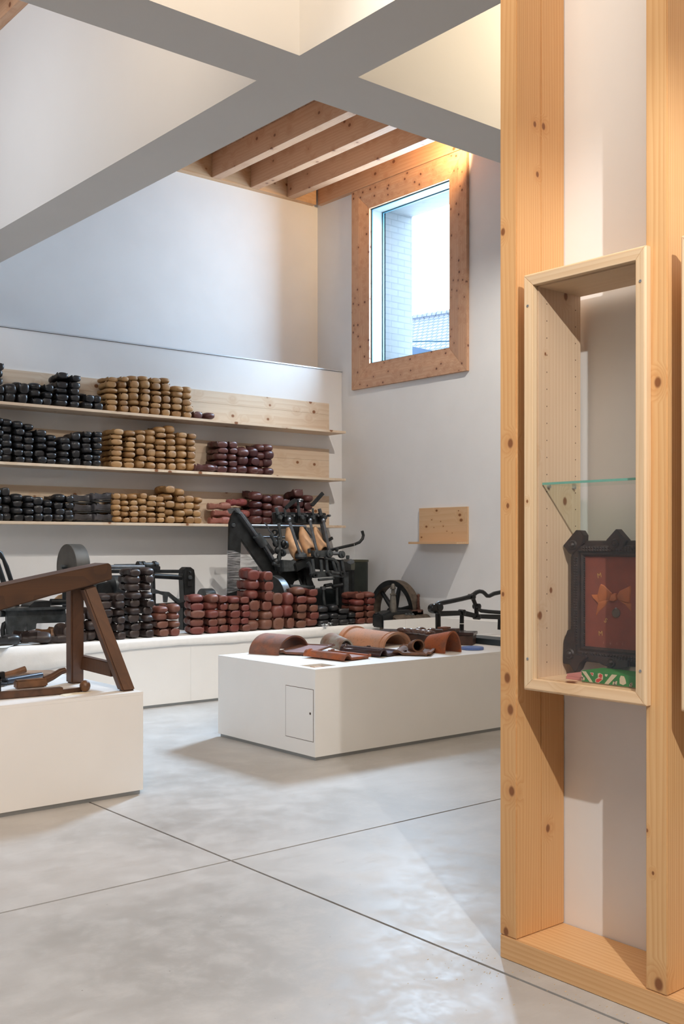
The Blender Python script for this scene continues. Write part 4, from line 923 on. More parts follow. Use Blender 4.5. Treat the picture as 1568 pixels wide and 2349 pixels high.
# second machine at the left
m2 = thing('workshop_machine', 'black cast iron machine with drum pulley behind the trestle and dark clogs', 'machine', (4.6, 9.2, PH))
YM = 9.10
poly('end_frame', [(421, 1466), (420, 1395), (423, 1380), (420, 1320), (422, 1306), (428, 1301), (438, 1301), (446, 1307), (448, 1320), (448, 1466)], YM, .10, IRON, m2, .008)
poly('frame_groove', [(430, 1310), (436, 1308), (440, 1314), (440, 1345), (430, 1345)], YM-.006, .006, plain('deep_black_recess', (.006,.006,.006), .6), m2, 0)
bolt(435, 1325, YM-.006, .022, m2); bolt(435, 1312, YM-.006, .010, m2)
poly('upper_rail', [(255, 1307), (422, 1307), (422, 1315), (255, 1315)], YM+.02, .05, IRON, m2, .003)
tubes('tie_rod', [[(352, 1321), (424, 1325)]], .026, IRON, m2, YM+.04)
tubes('upper_shaft', [[(250, 1301), (330, 1301)]], .022, STEEL, m2, YM-.05)
tubes('thin_shaft', [[(262, 1297), (312, 1296)]], .012, IRON, m2, YM+.1)
poly('shaft_bracket', [(310, 1299), (368, 1299), (368, 1307), (312, 1306)], YM-.07, .10, IRON, m2, .004)
for (u, r_) in ((318, .045), (328, .045), (354, .047)): put('pulley_disc', MB().lathe([(r_, -.012), (r_, .012)], at(u, 1298, Y=YM), (1, 0, 0), 28), IRON, m2)
put('spindle_drum', MB().lathe([(.028, 0), (.028, .19)], at(322, 1297, Y=YM), (1, 0, 0), 22), IRON2, m2)
poly('lower_beam', [(350, 1386), (424, 1381), (424, 1394), (350, 1396)], YM, .08, IRON, m2, .004)
poly('middle_post', [(352, 1325), (356, 1325), (358, 1386), (350, 1386)], YM+.02, .05, IRON, m2)
poly('slanted_arm', [(352, 1350), (368, 1356), (388, 1358), (418, 1382), (408, 1384), (386, 1366), (384, 1382), (378, 1382), (377, 1366), (366, 1362), (352, 1362)], YM, .04, IRON2, m2, .003)
# bed at the far left
poly('bed', [(16, 1397), (150, 1393), (154, 1428), (84, 1430), (83, 1443), (62, 1448), (62, 1432), (58, 1438), (55, 1464), (18, 1464)], 8.98, .05, IRON2, m2, .004)
poly('bed_top', [(14, 1396), (152, 1392), (152, 1398), (14, 1402)], 8.94, .40, IRON2, m2, .003)
put('arched_foot', MB().tube([at(8, 1468, Y=9.05), at(6, 1445, Y=9.05), at(9, 1432, Y=9.05), at(17, 1428, Y=9.05)], .022, 10), IRON, m2)
poly('gear_case', [(68, 1390), (80, 1380), (116, 1378), (116, 1396), (68, 1397)], 8.98, .2, IRON, m2, .006)
tubes('bed_shaft', [[(0, 1408), (18, 1407)], [(116, 1381), (160, 1381)]], .030, IRON, m2, 9.05)
cd = at(154, 1301, Y=9.12); pulley('drum_pulley', cd+Vector((.06, 0, 0)), (1, 0, 0), .212, .135, plain('grey_brown_drum', (.085, .078, .068), .5, .3, nz=.2), m2, seg=64)
tubes('drum_support', [[(150, 1300), (150, 1392)], [(172, 1300), (172, 1392)]], .03, IRON, m2, 9.14)
tubes('drum_shaft', [[(140, 1300), (250, 1302)]], .018, IRON2, m2, 9.12)
put('wooden_guard', MB().prism([at(118, 1382, Y=9.3), at(152, 1380, Y=9.3), at(152, 1361, Y=9.3), at(136, 1366, Y=9.3)], (0, .03, 0)), plain('raw_wood_guard', (.45, .26, .12), .6), m2)
c3 = at(266, 1346, Y=9.15); pulley('belt_pulley', c3, (1, 0, 0), .11, .10, IRON2, m2)
poly('gear_box', [(222, 1340), (252, 1334), (262, 1362), (222, 1364)], 9.1, .2, IRON, m2, .01)
c4 = at(474, 1372, Y=9.28); pw_ = pulley('belt_pulley', c4, (1, 0, 0), .10, .12, IRON2, m2)
tubes('pulley_shaft', [[(446, 1372), (474, 1372)]], .02, IRON, m2, 9.28)
put('pulley_foot', MB().bar((c4.x-.02, c4.y, PH), (c4.x-.02, c4.y, c4.z-.05), .05, .06), IRON, m2)
cupc = at(407, 1384, Y=9.35); put('grease_cup', MB().lathe([(.030, -.12), (.034, 0), (.036, .05), (.030, .052)], cupc, (0, 0, 1), 20), plain('pale_plastic_cup', (.55, .54, .5), .5), m2)
# two levers at the left edge
lv = thing('iron_levers', 'pair of slanting iron hand levers rising at the left edge', 'lever', at(20, 1395, Y=9.25))
put('lever', MB().tube([at(40, 1392, Y=9.25), at(28, 1340, Y=9.25), at(15, 1300, Y=9.25), at(8, 1283, Y=9.25), at(0, 1270, Y=9.25), at(-6, 1264, Y=9.25)], [.020, .021, .021, .016, .026, .018], 12), IRON, lv)
put('lever', MB().tube([at(22, 1392, Y=9.2), at(8, 1335, Y=9.2), at(-8, 1285, Y=9.2)], [.024, .024, .022], 12), IRON, lv)
# dark bin
cb = at(812, 1284, Y=9.32)
bn = thing('metal_bin', 'dark green-black round metal bin behind the clog machine', 'bin', (cb.x-.0, cb.y, .381))
BIN = plain('green_black_bin', (.020, .026, .022), .5, .2, nz=.2)
put('bin_body', MB().lathe([(.155, PH-.249-cb.z), (.158, -.02), (.150, -.02), (.147, PH-.22-cb.z), (.001, PH-.22-cb.z)], cb, (0, 0, 1), 40, cap=False), BIN, bn)
put('bin_rim', MB().ring(cb+Vector((0, 0, -.012)), (0, 0, 1), .150, .166, .024, 40), plain('olive_rim', (.06, .058, .035), .5), bn)
# engine with flywheel
en = thing('old_engine', 'old rusty engine with spoked flywheel behind the low white screen', 'engine', (7.8, 8.6, .38))
wc = at(905, 1404, X=7.90); wl = pulley('flywheel', wc, (1, 0, 0), .352, .11, IRON, en, hub=.05, seg=72, solid=False, spokes=6, rim=.055, rmat=RUSTY)
put('flywheel_face', MB().ring(wc+Vector((-.056, 0, 0)), (1, 0, 0), .295, .350, .004, 72), IRON, wl)
YE = 8.24
put('crankcase', MB().lathe([(.10, -.17), (.115, -.15), (.12, 0), (.115, .12), (.08, .14)], at(925, 1434, Y=YE), (1, 0, 0), 32), RUSTY, en)
put('crankcase', MB().lathe([(.09, -.10), (.10, -.08), (.10, .08), (.04, .09)], at(964, 1430, Y=YE), (1, 0, 0), 28), RUSTY, en)
poly('engine_block', [(876, 1410), (898, 1402), (940, 1400), (971, 1399), (972, 1440), (876, 1440)], YE-.02, .16, IRON, en, .012)
put('oil_column', MB().lathe([(.040, -.02), (.036, .06), (.028, .16), (.034, .162), (.034, .175), (.020, .18), (.018, .22), (.030, .225), (.026, .25), (.014, .28)], at(901, 1400, Y=YE), (0, 0, 1), 22), plain('grey_stained_column', (.10, .09, .075), .5, .2, nz=.5, ns=12), en)
pr = [(.030, -.03)]+[(q, -.02+.012*k) for k in range(11) for q in (.016, .026, .016)][0:30]
pr = [(.034, -.03), (.030, 0)]
for k in range(10): pr += [(.013, .004+.013*k), (.022-.0006*k, .009+.013*k), (.013, .0135+.013*k)]
pr += [(.018, .14), (.018, .155), (.008, .165)]
put('spring_bolt', MB().lathe(pr, at(959, 1398, Y=YE), (0, 0, 1), 18), plain('rust_red_bolt', (.12, .05, .035), .5, .3), en)
poly('valve_block', [(945, 1400), (971, 1398), (972, 1412), (942, 1414)], YE-.02, .1, plain('rust_red_block', (.10, .045, .032), .6, .2), en, .006)
tubes('engine_pipe', [[(866, 1408), (878, 1414), (886, 1428)], [(940, 1407), (930, 1416)]], .016, IRON, en, YE)
for u in (931, 938, 946): put('engine_nut', MB().ball(at(u, 1410, Y=YE-.04), .018, 8), IRON2, en)
put('bed_plate', MB().box((7.64, 8.16, .381), (7.83, 8.5, .50)), IRON, en)

# press lever tool on the tile plinth
GB = plain('glossy_black_iron', (.010, .011, .012), .25, .2)
tl = thing('iron_press', 'glossy black jointed iron press with long levers, right of the tiles', 'press', (6.9, 6.62, PH))
YT = 6.74; y_ = lambda u, v: at(u, v, Y=YT)
sa = at(1088, 1476.3, Z=PH); sb = at(1230, 1491, Z=PH); fdr = Vector((F[0], F[1], 0))
put('base_slab', MB().prism([sa+Vector((0,0,.0008)), sb+Vector((0,0,.0008)), sb+fdr*.36+Vector((0,0,.0008)), sa+fdr*.36+Vector((0,0,.0008))], (0, 0, .05)), plain('blue_black_steel_plate', (.035, .05, .062), .35, .3), tl, .003)
put('post', MB().tube([at(1004, 1402, Y=YT), Vector((at(1004.5, 1466, Y=YT).x, YT, PH+.0008))], [.024, .026], 16), GB, tl)
put('post', MB().tube([at(1059, 1404, Y=YT-.0), Vector((at(1058, 1466, Y=YT).x, YT, PH+.0008))], [.019, .022], 16), GB, tl)
put('post_band', MB().ring(at(1058.5, 1430.5, Y=YT), (0, 0, 1), .018, .0235, .006, 20), plain('white_tape', (.7, .7, .68), .6), tl)
put('post_foot', MB().bar(at(1058, 1446, Y=YT), at(1058, 1456, Y=YT), .06, .05), GB, tl)
put('hinge_head', MB().lathe([(.040, -.03), (.044, -.02), (.044, .02), (.040, .03)], y_(993, 1396), (0, 1, 0), 24), GB, tl)
put('hinge_head', MB().lathe([(.034, -.035), (.038, -.02), (.038, .02), (.030, .035)], y_(1004, 1393), (0, 1, 0), 24), GB, tl)
put('hinge_bolt', MB().lathe([(.016, 0), (.016, .02), (.008, .025)], y_(996, 1404)+Vector((0, -.03, 0)), (0, -1, 0), 14), GB, tl)
put('upper_lever', MB().tube([y_(*q) for q in ((998, 1389), (1004, 1385), (1030, 1380), (1058, 1374), (1078, 1369), (1086, 1364), (1092, 1359), (1099, 1356.5), (1106, 1357.5), (1111, 1361), (1116, 1366.5), (1122, 1367), (1132, 1362), (1150, 1358), (1185, 1352))], [.018, .021, .021, .021, .022, .022, .02, .019, .019, .019, .019, .019, .02, .02, .02], 14), GB, tl)
poly('middle_lever', [(1006, 1402), (1050, 1401), (1068, 1401), (1098, 1409), (1145, 1410), (1185, 1411), (1185, 1421), (1145, 1421), (1098, 1419), (1060, 1412), (1008, 1414)], YT-.02, .045, GB, tl, .008)
put('link', MB().tube([y_(1084, 1372), y_(1091, 1390), y_(1093, 1416)], [.020, .019, .022], 14), GB, tl)
for (u, v, r_) in ((1081, 1369, .026), (1093, 1391, .027), (1093, 1415, .026), (1059, 1404, .024)): put('link_pin', MB().lathe([(r_, -.032), (r_, .032), (r_*.5, .04)], y_(u, v), (0, -1, 0), 18), GB, tl)
put('lower_lever', MB().tube([y_(1094, 1396), y_(1103, 1401), (y_(1120, 1403)), y_(1150, 1405), y_(1185, 1408)], [.018, .018, .018, .018, .018], 14), GB, tl)
put('end_post', MB().tube([y_(1146, 1418), Vector((y_(1145, 1470).x, YT, PH+.052))], .02, 14), GB, tl)

# ------------------------------------------------------------------ cloth on the ledge
def cloth():
    rr = random.Random(3); m = MB(); xs = [1.6+.04*k for k in range(150)]; prof = []
    for i, x in enumerate(xs):
        n1 = noise.noise(Vector((x*1.3, 0, 0))); n2 = noise.noise(Vector((x*5, 3, 0))); n3 = noise.noise(Vector((x*14, 7, 0)))
        drop = .085+.03*n1+.012*n2+(.16 if x < 4.15 else 0)*(.6+.5*math.sin(x*3)) 
        if x < 4.15: drop = .15+.06*math.sin(x*2.2)+.02*n2
        yo = 8.505-.006-.006*abs(n2)
        row = [(x, 9.3, PH+.0015), (x, 8.8, PH+.002), (x, 8.56, PH+.002), (x, 8.53, PH+.003+.004*abs(n3)), (x, 8.512, PH+.003+.007*max(0, n3)), (x, yo, PH-.004), (x, yo-.004, PH-drop*.35), (x, yo-.007-.006*n3, PH-drop*.7), (x, yo-.004+.004*n2, PH-drop)]
        prof.append(row)
    w_ = len(prof[0]); vs = [p for r_ in prof for p in r_]; vs2 = [(a, b-.0012, c+.0012) for a, b, c in vs]; n = len(vs); fs = []
    L = len(prof)
    for i in range(L-1):
        for j in range(w_-1):
            a = i*w_+j; fs.append((a, a+1, a+w_+1, a+w_)); fs.append((n+a, n+a+w_, n+a+w_+1, n+a+1))
    for i in range(L-1):
        for j in (0, w_-1): a = i*w_+j; fs.append((a, a+w_, n+a+w_, n+a))
    for j in range(w_-1):
        for i in (0, L-1): a = i*w_+j; fs.append((a, a+1, n+a+1, n+a))
    return m.add(vs+vs2, fs)
TIS = plain('white_tissue_cloth', (.80, .79, .77), .7, nz=.02, ns=20, bump=.15)
o = base_at_origin(put('protective_sheet', cloth(), TIS, ang=70)); tag(o, 'thin white protective sheet under the stacked clogs, hanging over the ledge front', 'cloth')
def crumple(c, r, n, seed, sc=(1, .6, .7)):
    rr = random.Random(seed); m = MB()
    for k in range(n):
        q = Vector(c)+Vector((rr.uniform(-r, r)*sc[0], rr.uniform(-r, r)*sc[1], rr.uniform(0, r)*sc[2])); a = [q+Vector((rr.uniform(-r, r), rr.uniform(-r, r)*.5, rr.uniform(-r, r)*.6)) for _ in range(3)]
        m.add(a+[p+Vector((0, .002, .002)) for p in a], [(0, 1, 2), (5, 4, 3), (0, 3, 4, 1), (1, 4, 5, 2), (2, 5, 3, 0)])
    return m
cpos = at(748, 1436, Y=8.49); o = base_at_origin(put('crumpled_film', crumple((cpos.x, 8.50, PH+.008), .045, 16, 4), FILM)); tag(o, 'crumpled clear film knot at the sheet edge below the dark clogs', 'plastic film')
cpos = at(868, 1434, Y=8.49); o = base_at_origin(put('crumpled_film', crumple((7.56, 8.50, PH+.008), .045, 16, 8), FILM)); tag(o, 'crumpled clear film knot at the right end of the clog ledge', 'plastic film')
pp = [at(0, 1490, Z=PH+.012), at(30, 1489, Z=PH+.010), at(56, 1471, Z=PH+.02), at(22, 1463, Z=PH+.008), at(-60, 1466, Z=PH+.008), at(-60, 1490, Z=PH+.01)]
m = MB().add([(p.x, max(p.y, 8.44), p.z) for p in pp]+[(p.x, max(p.y, 8.44), p.z+.002) for p in pp], [(5,4,3,2,1,0), (6,7,8,9,10,11)]+[(i, (i+1) % 6, 6+(i+1) % 6, 6+i) for i in range(6)])
o = base_at_origin(put('paper_sheet', m, plain('white_paper', (.8, .79, .75), .7))); tag(o, 'white paper sheet under a black clog at the left end of the ledge', 'paper')

# ------------------------------------------------------------------ trestle and hand tools on the left plinth
OAK = pine('old_oak_beam', (.085, .038, .017), (.040, .019, .011), 'X', ring=12, ks=4, contrast=.5, rough=.55, knot=(.03, .012, .006))
OAKZ = pine('old_oak_leg', (.105, .045, .019), (.060, .026, .013), 'Z', ring=10, ks=4, contrast=.4, rough=.5, knot=(.03, .012, .006))
PL = .611
tr = thing('trestle', 'old dark wooden trestle bench with thick sloping beam on the left plinth', 'trestle', (3.0, 6.0, PL))
YK = 5.93
A0 = at(-60, 1359, Y=YK); A1 = at(0, 1345, Y=YK); A2 = at(120, 1319, Y=YK); A3 = at(200, 1302, Y=YK); A4 = at(249, 1292, Y=YK)
B0 = at(-60, 1418, Y=YK); B1 = at(0, 1401, Y=YK); B2 = at(120, 1366, Y=YK); B3 = at(200, 1346, Y=YK); B4 = at(258, 1329, Y=YK); A5 = at(256, 1296, Y=YK)
put('beam', MB().prism([A0, A1, A2, A3, A4, A5, B4, B3, B2, B1, B0], (0, .19, 0)), OAK, tr, .006)
def leg(b0, b1, t0, t1, yb, yt, dep, mat):
    """quad in the picture at foot depth yb and head depth yt, extruded along Y"""
    p = [at(b0[0], b0[1], Y=yb), at(b1[0], b1[1], Y=yb), at(t1[0], t1[1], Y=yt), at(t0[0], t0[1], Y=yt)]
    p[0].z = p[1].z = PL+.0005
    return put('leg', MB().prism(p, (0, dep, 0)), mat, tr, .010)
leg((164, 1566), (193, 1566), (164, 1352), (194, 1344), 6.22, 6.02, .085, OAKZ)
leg((282, 1586), (312, 1586), (192, 1350), (220, 1342), 5.70, 5.95, .07, OAKZ)
f0 = at(180, 1520, Y=6.26); f1 = at(278, 1548, Y=5.80)
st0 = at(183, 1517, Y=6.24); st1 = at(262, 1536, Y=5.83)
put('stretcher', MB().bar(st0, st1, .05, .085), OAKZ, tr, .005)
# tools
TW = plain('dark_worn_tool_wood', (.075, .034, .016), .4, nz=.3, ns=18); TW2 = plain('brown_tool_wood', (.14, .065, .028), .45, nz=.3, ns=18); TM = plain('dark_tool_steel', (.035, .035, .038), .3, .7)
def zt(u, v, h=0): p = at(u, v, Z=PL+h); return p
t1 = thing('paring_knife', 'long flat dark wooden tool with a round ball end at the plinth edge', 'tool', zt(100, 1590))
q0 = zt(-80, 1612); q1 = zt(145, 1593); q2 = zt(188, 1587)
put('blade_board', MB().bar(q0+Vector((0, .02, .022)), q1+Vector((0, .02, .022)), .05, .040), TW, t1, .003)
put('neck', MB().bar(q1+Vector((-.02, .02, .014)), q2+Vector((0, .01, .014)), .035, .022), TW, t1, .003)
bc = zt(197, 1588); put('ball_end', MB().ball(bc+Vector((.0, .012, .036)), .034, 22, (.95, .95, 1.02)), TW2, t1)
t2 = thing('wood_plane', 'short chunky wooden plane with a worn stepped body', 'tool', zt(90, 1575))
a_ = zt(42, 1583)+Vector((0, .05, 0)); b_ = zt(114, 1577)+Vector((0, .05, 0))
put('plane_body', MB().bar(a_+Vector((0, 0, .028)), b_+Vector((0, 0, .030)), .06, .052), TW2, t2, .008)
put('handle', MB().tube([b_+Vector((-.01, 0, .040)), b_+Vector((.04, .0, .058)), b_+Vector((.10, .01, .085)), b_+Vector((.13, .01, .09))], [.024, .022, .02, .018], 14), TW, t2)
t3 = thing('chisel_tube', 'dark tool with a round black end lying behind the plane', 'tool', zt(30, 1568))
a_ = zt(20, 1574)+Vector((0, .05, .024)); b_ = zt(110, 1562)+Vector((0, .10, .030))
put('shaft', MB().tube([a_, b_], [.022, .017], 18), plain('blue_black_glazed_shaft', (.05, .06, .08), .25, .4), t3)
put('round_end', MB().tube([a_-(b_-a_).normalized()*.012, a_], [.0235, .0245], 18), TM, t3)
t4 = thing('draw_knife', 'knife with a raised wooden handle at the left edge of the plinth', 'tool', zt(10, 1560))
h0_ = at(5, 1549, Y=6.15); h1_ = at(58, 1535, Y=6.15)
put('handle', MB().tube([h0_, (h0_+h1_)/2+Vector((0, 0, -.004)), h1_], [.014, .018, .020], 14), TW2, t4)
put('ferrule', MB().bar(at(-4, 1550, Y=6.15), at(9, 1548, Y=6.15), .03, .04), TM, t4)
put('blade', MB().bar(at(-2, 1552, Y=6.15), Vector((at(-2, 1560, Y=6.15).x, 6.15, PL+.002)), .012, .03), TM, t4)
put('blade_bar', MB().bar(at(-70, 1556, Y=6.15), at(-4, 1552, Y=6.15), .01, .03), TM, t4)
t5 = base_at_origin(put('wooden_batten', MB().bar(zt(-60, 1578)+Vector((0, .12, .012)), zt(70, 1562)+Vector((0, .16, .012)), .035, .020), TW)); tag(t5, 'thin dark wooden slat lying under the raised knife handle', 'tool')
t6 = base_at_origin(put('tongs', MB().tube([zt(-60, 1585)+Vector((0, .06, .02)), zt(0, 1580)+Vector((0, .06, .02)), zt(22, 1576)+Vector((0, .05, .014))], .009, 10).tube([zt(-60, 1577)+Vector((0, .09, .02)), zt(0, 1576)+Vector((0, .07, .02)), zt(22, 1576)+Vector((0, .05, .014))], .009, 10), TM)); tag(t6, 'slim dark iron tongs lying in front of the slat at the left edge', 'tool')
tt = thing('wooden_tray', 'shallow pale brown wooden trough on white paper behind the tools', 'tray', zt(90, 1550))
tp = [zt(30, 1550), zt(100, 1557), zt(138, 1550), zt(118, 1545), zt(60, 1546)]
put('trough', MB().prism([p+Vector((0, 0, .003)) for p in tp], (0, 0, .022)), plain('pale_brown_trough', (.30, .19, .12), .55, nz=.2), tt, .006)
pz = [zt(-60, 1556), zt(0, 1552), zt(70, 1544), zt(118, 1541), (zt(150, 1552)), (zt(120, 1562)), zt(40, 1566), zt(-60, 1575)]
o = base_at_origin(put('paper_sheet', MB().prism([p+Vector((0, 0, .0006)) for p in pz], (0, 0, .0012)), plain('white_tissue_paper', (.8, .8, .8), .7))); tag(o, 'white paper spread under the hand tools on the left plinth', 'paper')
pz = [zt(136, 1596), zt(150, 1589.5), zt(212, 1587.5), zt(186, 1592), zt(150, 1598)]
o = base_at_origin(put('caption_card', MB().prism([p+Vector((0, 0, .0006)) for p in pz], (0, 0, .0015)), plain('cream_card', (.78, .70, .54), .6))); tag(o, 'small cream card lying before the ball-ended tool', 'card')

# ------------------------------------------------------------------ tiles on the middle plinth
def terra(name, a, b, rough=.7, nz=.2, spec=.4):
    t = NT(name); tc = t.n('ShaderNodeTexCoord'); no = t.n('ShaderNodeTexNoise', {'Vector': tc.outputs['Object'], 'Scale': 9, 'Detail': 6}); n2 = t.n('ShaderNodeTexNoise', {'Vector': tc.outputs['Object'], 'Scale': 70, 'Detail': 4})
    c = t.mix(t.ramp(no.outputs[0], .4, .62), a, b); c = t.mix(t.ramp(n2.outputs[0], .55, .72, 0, .5), c, [x*.4 for x in a]); t.l(c, t.b.inputs['Base Color']); t.b.inputs['Roughness'].default_value = rough; t.b.inputs['Specular IOR Level'].default_value = spec; t.bump(n2.outputs[0], .25, .003); return t.m
def arch(name, label, c, dirn, L, r0, r1, h0, h1, th, mat, collar=None, group='ridge and gutter tiles', jag=0, cat='roof tile', a0=0, a1=math.pi):
    """half-barrel tile standing on its long edges: from the front mouth at c backwards along dirn"""
    c = Vector(c); d = Vector((dirn[0], dirn[1], 0)).normalized(); w = Vector((-d.y, d.x, 0)); n = 22; rings = []
    stn = [(0, 0), (1, 0)] if not collar else collar
    stn = stn if len(stn) > 2 else [(k/8, 0) for k in range(9)]
    vs = []; fs = []
    for (s_, ex) in stn:
        rr = r0+(r1-r0)*s_+ex; hh = h0+(h1-h0)*s_+ex
        for inner in (0, 1):
            for k in range(n+1):
                a = a0+(a1-a0)*k/n; q = rr-(th+ex*.6)*inner; g = hh-(th+ex*.6)*inner
                vs.append(c+d*(L*s_)+w*(q*math.cos(a))+Vector((0, 0, max(0.0005, g*math.sin(a)))))
    m_ = 2*(n+1)
    for j in range(len(stn)-1):
        for k in range(n):
            a = j*m_+k; fs.append((a, a+1, a+m_+1, a+m_)); b = a+n+1; fs.append((b, b+m_, b+m_+1, b+1))
        for k in (0, n): a = j*m_+k; fs.append((a, a+m_, a+m_+n+1, a+n+1))
    for j in (0, len(stn)-1):
        for k in range(n): a = j*m_+k; fs.append((a, a+n+1, a+n+2, a+1))
    o = put(name, MB().add(vs, fs), mat, ang=50); base_at_origin(o); tag(o, label, cat, group); return o
TZ = PH+.0008
R1 = terra('brick_red_terracotta', (.22, .085, .050), (.15, .075, .055)); R2 = terra('pale_orange_terracotta', (.42, .20, .11), (.36, .20, .13)); R3 = terra('bright_orange_terracotta', (.36, .10, .035), (.22, .085, .05))
G1 = terra('grey_lichened_terracotta', (.26, .22, .18), (.20, .11, .07)); GLZ = terra('purple_brown_glaze', (.045, .016, .014), (.035, .016, .02), .16, spec=.8); BR1 = terra('brown_terracotta', (.20, .095, .055), (.13, .07, .045)); MV = terra('mauve_smooth_tile', (.26, .13, .12), (.22, .11, .10), .5)
# a: mouth towards right-front
def arch_px(name, label, fl, fr, bl, hpx, mat, hb=None, **k):
    pfl = at(*fl, Z=PH); pfr = at(*fr, Z=PH); pbl = at(*bl, Z=PH)
    c = (pfl+pfr)/2; w = (pfr-pfl); r = w.length/2; d = pbl-pfl; L = d.length; d2 = Vector((-w.y, w.x, 0)).normalized()
    if d2.dot(d) < 0: d2 = -d2
    return arch(name, label, (c.x, c.y, TZ), d2, L, r, k.pop('rb', r), hpx, hb or hpx, k.pop('th', .014), mat, **k)
arch_px('ridge_tile', 'weathered brick-red arched ridge tile at the left of the tile group', (637, 1504), (708, 1492), (585, 1498), .138, R1, hb=.145)
o = arch_px('ridge_tile', 'long pale orange ridge tile with raised collars at both ends', (880, 1487), (941, 1479), (766, 1480), .112, R2, hb=.135, th=.016, rb=.20, collar=[(0, .010), (.035, .010), (.045, 0), (.10, 0), (.105, .006), (.12, .006), (.125, 0), (.9, 0), (.91, .016), (.99, .020), (1, .012)])
arch_px('ridge_tile', 'grey lichen-stained half-round tile lying between the two red tiles', (777, 1491), (811, 1490), (704, 1481), .085, G1, hb=.10, rb=.10, th=.012)
m = MB().lathe([(.018, 0), (.026, .006), (.024, .022), (.006, .03)], at(715, 1468, Z=PH+.07), (-.3, .2, 1), 16)
arch_px('ridge_tile', 'tall bright orange horseshoe-shaped ridge tile near the blue disc', (1018, 1500), (1058, 1496), (978, 1494), .175, R3, hb=.13, th=.014)
# flat interlocking tiles
def flat_tile(name, label, p, L, Wd, yaw, mat, top=None, roll=.03, group='flat interlocking roof tiles', tilt=0.02):
    """local: x along the length, y across; a rounded roll on one long side, a lip on the other"""
    n = 26; prof = []
    for k in range(n+1):
        y = -Wd/2+Wd*k/n; f = k/n
        z = .018
        if f > .74: z += roll*math.sin(math.pi*(f-.74)/.26)**.8 if f < 1 else 0
        if f < .08: z += .010
        if .10 < f < .13: z -= .006
        prof.append((y, z))
    vs = []; fs = []; xs = [-L/2, -L/2+.012, -L/2+.014, L/2-.05, L/2-.045, L/2-.03, L/2-.025, L/2]; zz = [.004, .004, 0, 0, .008, .008, 0, 0]
    for x, e in zip(xs, zz):
        for y, z in prof: vs.append((x, y, z+e))
        for y, z in prof: vs.append((x, y, max(0, z-.014)))
    w_ = 2*(n+1)
    for j in range(len(xs)-1):
        for k in range(n): a = j*w_+k; fs.append((a, a+1, a+w_+1, a+w_)); b = a+n+1; fs.append((b, b+w_, b+w_+1, b+1))
        for k in (0, n): a = j*w_+k; fs.append((a, a+w_, a+w_+n+1, a+n+1))
    for j in (0, len(xs)-1):
        for k in range(n): a = j*w_+k; fs.append((a, a+n+1, a+n+2, a+1))
    r = thing(name, label, 'roof tile', p, group); r.rotation_euler = (0, 0, yaw)
    me = mesh_of(MB().add(vs, fs), 'tile_body', ang=45); me.materials.append(mat); o = bpy.data.objects.new('tile_body', me); C.objects.link(o); o.parent = r; o.location = (0, 0, tilt*.3); o.rotation_euler = (0, -tilt, 0)
    if top:
        me = mesh_of(MB().box((-L/2+.02, -Wd/2+Wd*.14, .0182), (L/2-.055, -Wd/2+Wd*.73, .0192)), 'smooth_face'); me.materials.append(top); q = bpy.data.objects.new('smooth_face', me); C.objects.link(q); q.parent = r; q.location = o.location; q.rotation_euler = o.rotation_euler
    return r
def ctr(*pp): v = Vector((0, 0, 0)); [v.__iadd__(at(u, w, Z=PH)) for u, w in pp]; v /= len(pp); v.z = TZ; return v
fd = at(785, 1522, Z=PH)-at(706, 1511, Z=PH)
f1_ = flat_tile('roof_tile', 'flat mauve tile stamped with lettering, left of the orange tile', ctr((645, 1502), (690, 1513), (760, 1492), (712, 1484)), .46, .30, math.radians(28), R1, MV, .012, tilt=.05)
f2_ = flat_tile('roof_tile', 'flat bright orange interlocking tile nearest the plinth corner', ctr((708, 1510), (785, 1521), (833, 1511), (765, 1498)), .42, .30, math.radians(98), R3, terra('mauve_sheen_face', (.34, .17, .14), (.30, .14, .12), .4), .034)
f3_ = flat_tile('roof_tile', 'purple-brown glazed tile with a bluish shiny face', ctr((800, 1500), (868, 1512), (915, 1502), (838, 1490)), .42, .32, math.radians(98), GLZ, terra('blue_grey_glaze_face', (.10, .12, .20), (.07, .08, .14), .18, spec=.9), .045)
# vent tile: flat with a raised tube
f4_ = flat_tile('roof_tile', 'brown ridge-vent tile with a round open spout', ctr((905, 1502), (945, 1508), (1000, 1497), (955, 1490)), .40, .30, math.radians(38), BR1, None, .02)
vt = MB(); prof_ = [(.052, 0), (.052, .10), (.040, .10), (.038, .02)]
me = mesh_of(MB().lathe(prof_, (-.02, -.02, .035), (-.80, -.35, .12), 26, cap=False).lathe([(.05, 0), (.045, -.06), (.02, -.12), (.001, -.13)], (-.02, -.02, .035), (-.80, -.35, .12), 26, cap=False), 'spout'); me.materials.append(BR1); o = bpy.data.objects.new('spout', me); C.objects.link(o); o.parent = f4_
o.location = (.02, .02, .02)
# stamped words on the mauve tile (unreadable faint lines)
LET = plain('stamped_letters', (.12, .055, .05), .7)
# blue disc
dc = at(1083, 1490, Z=PH); o = base_at_origin(put('glazed_disc', MB().lathe([(.088, 0), (.092, .004), (.092, .018), (.088, .022), (.001, .022)], (dc.x, dc.y, TZ), (0, 0, 1), 44), terra('blue_glaze', (.12, .20, .48), (.11, .18, .42), .35))); tag(o, 'flat blue glazed round disc beside the orange horseshoe tile', 'disc')
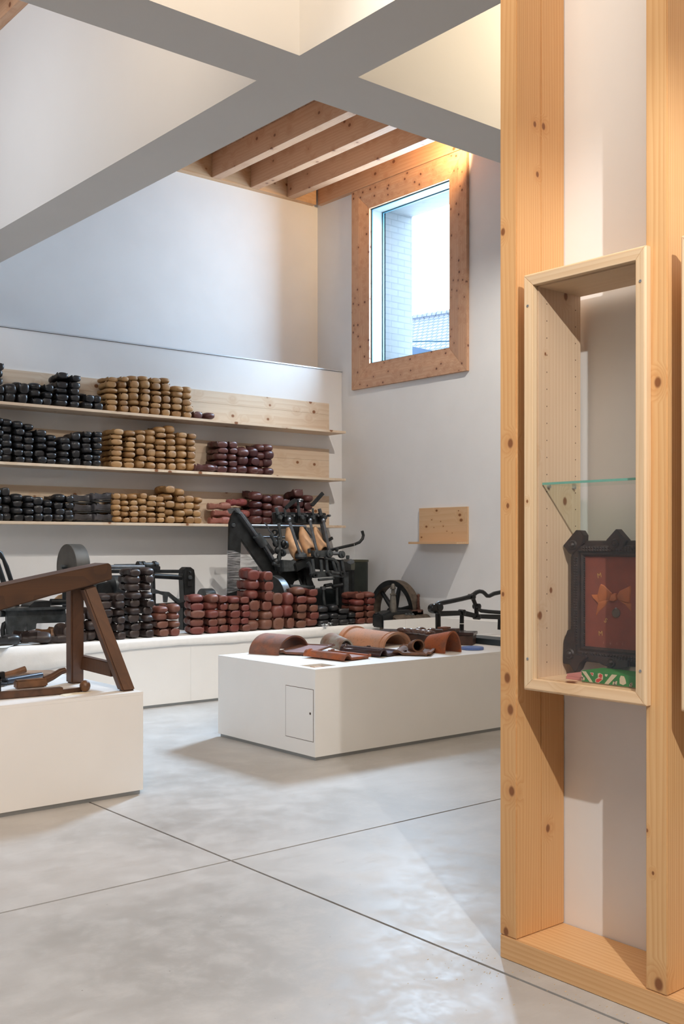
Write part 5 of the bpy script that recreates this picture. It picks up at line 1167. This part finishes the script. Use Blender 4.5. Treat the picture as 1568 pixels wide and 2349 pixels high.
# dark box with shiny pieces
bx = thing('wooden_case', 'low dark brown wooden case behind the long ridge tile', 'case', (6.85, 6.6, PH))
pA = at(1083, 1481, Z=PH); pL = at(864, 1474.8, Z=PH); dv = (pL-pA); dv.z = 0; Lb = dv.length-.02; dv.normalize(); nv = Vector((-dv.y, dv.x, 0)); nv = nv if nv.x > 0 else -nv
DW = plain('dark_brown_case_wood', (.055, .026, .018), .45, nz=.3, ns=14)
p0 = pA; p1 = pA+dv*Lb; H_ = .105
put('case_body', MB().prism([p0, p1, p1+nv*.20, p0+nv*.20], (0, 0, H_*.78)), DW, bx, .003)
put('case_lid', MB().prism([p0+Vector((0, 0, H_*.79))-dv*.01-nv*.008, p1+Vector((0, 0, H_*.79))+dv*.01-nv*.008, p1+nv*.205+Vector((0, 0, H_*.79))+dv*.01, p0+nv*.205+Vector((0, 0, H_*.79))-dv*.01], (0, 0, H_*.24)), plain('polished_dark_lid', (.045, .030, .030), .22, nz=.2), bx, .003)
top_z = PH+H_*1.03+.0008
SHIN = plain('shiny_brown_glaze', (.075, .035, .025), .24, spec=.7)
for k, (u, v) in enumerate(((922, 1446), (938, 1447.5), (955, 1449), (970, 1451), (984, 1453), (964, 1445), (990, 1447))):
    p = at(u, v, Z=top_z+.02); me = MB().ball((0, 0, 0), .036, 16, (1.5, .75, .62))
    o = put('glazed_finial', me, SHIN); o.rotation_euler = (0, 0, math.radians(100+14*k)); o.location = (p.x, p.y, top_z+.0225)
    tag(o, 'shiny brown glazed pebble-like piece, '+('leftmost on', 'second on', 'third on', 'fourth on', 'fifth along', 'rear left on', 'rear right on')[k]+' the dark wooden case', 'glazed piece', 'shiny glazed pieces on the wooden case')
for k, (u, v) in enumerate(((1018, 1446), (1040, 1450), (1005, 1452))):
    p = at(u, v, Z=top_z); o = put('tile_sample', MB().box((-.05, -.035, 0), (.05, .035, .03)), DW if k else R1, bevel=.003); o.location = (p.x, p.y, top_z); o.rotation_euler = (0, 0, math.radians(20*k)); tag(o, ('reddish', 'dark', 'brown')[k]+' small rectangular sample at the '+('back', 'right end', 'front')[k]+' of the dark case lid', 'sample', 'small samples on the dark case')
# sawdust and specks by the timber wall
rr = random.Random(11); m = MB()
for k in range(170):
    x = SX-.02-abs(rr.gauss(0, .16)); y = rr.uniform(1.3, 2.75); s_ = rr.uniform(.0008, .0028); m.box((x, y, 0), (x+s_*rr.uniform(1, 3), y+s_, .0012))
o = put('sawdust', m, plain('pale_sawdust', (.62, .48, .30), .9)); tag(o, 'pale sawdust specks on the concrete along the pine sill plate', 'sawdust', kind='stuff')
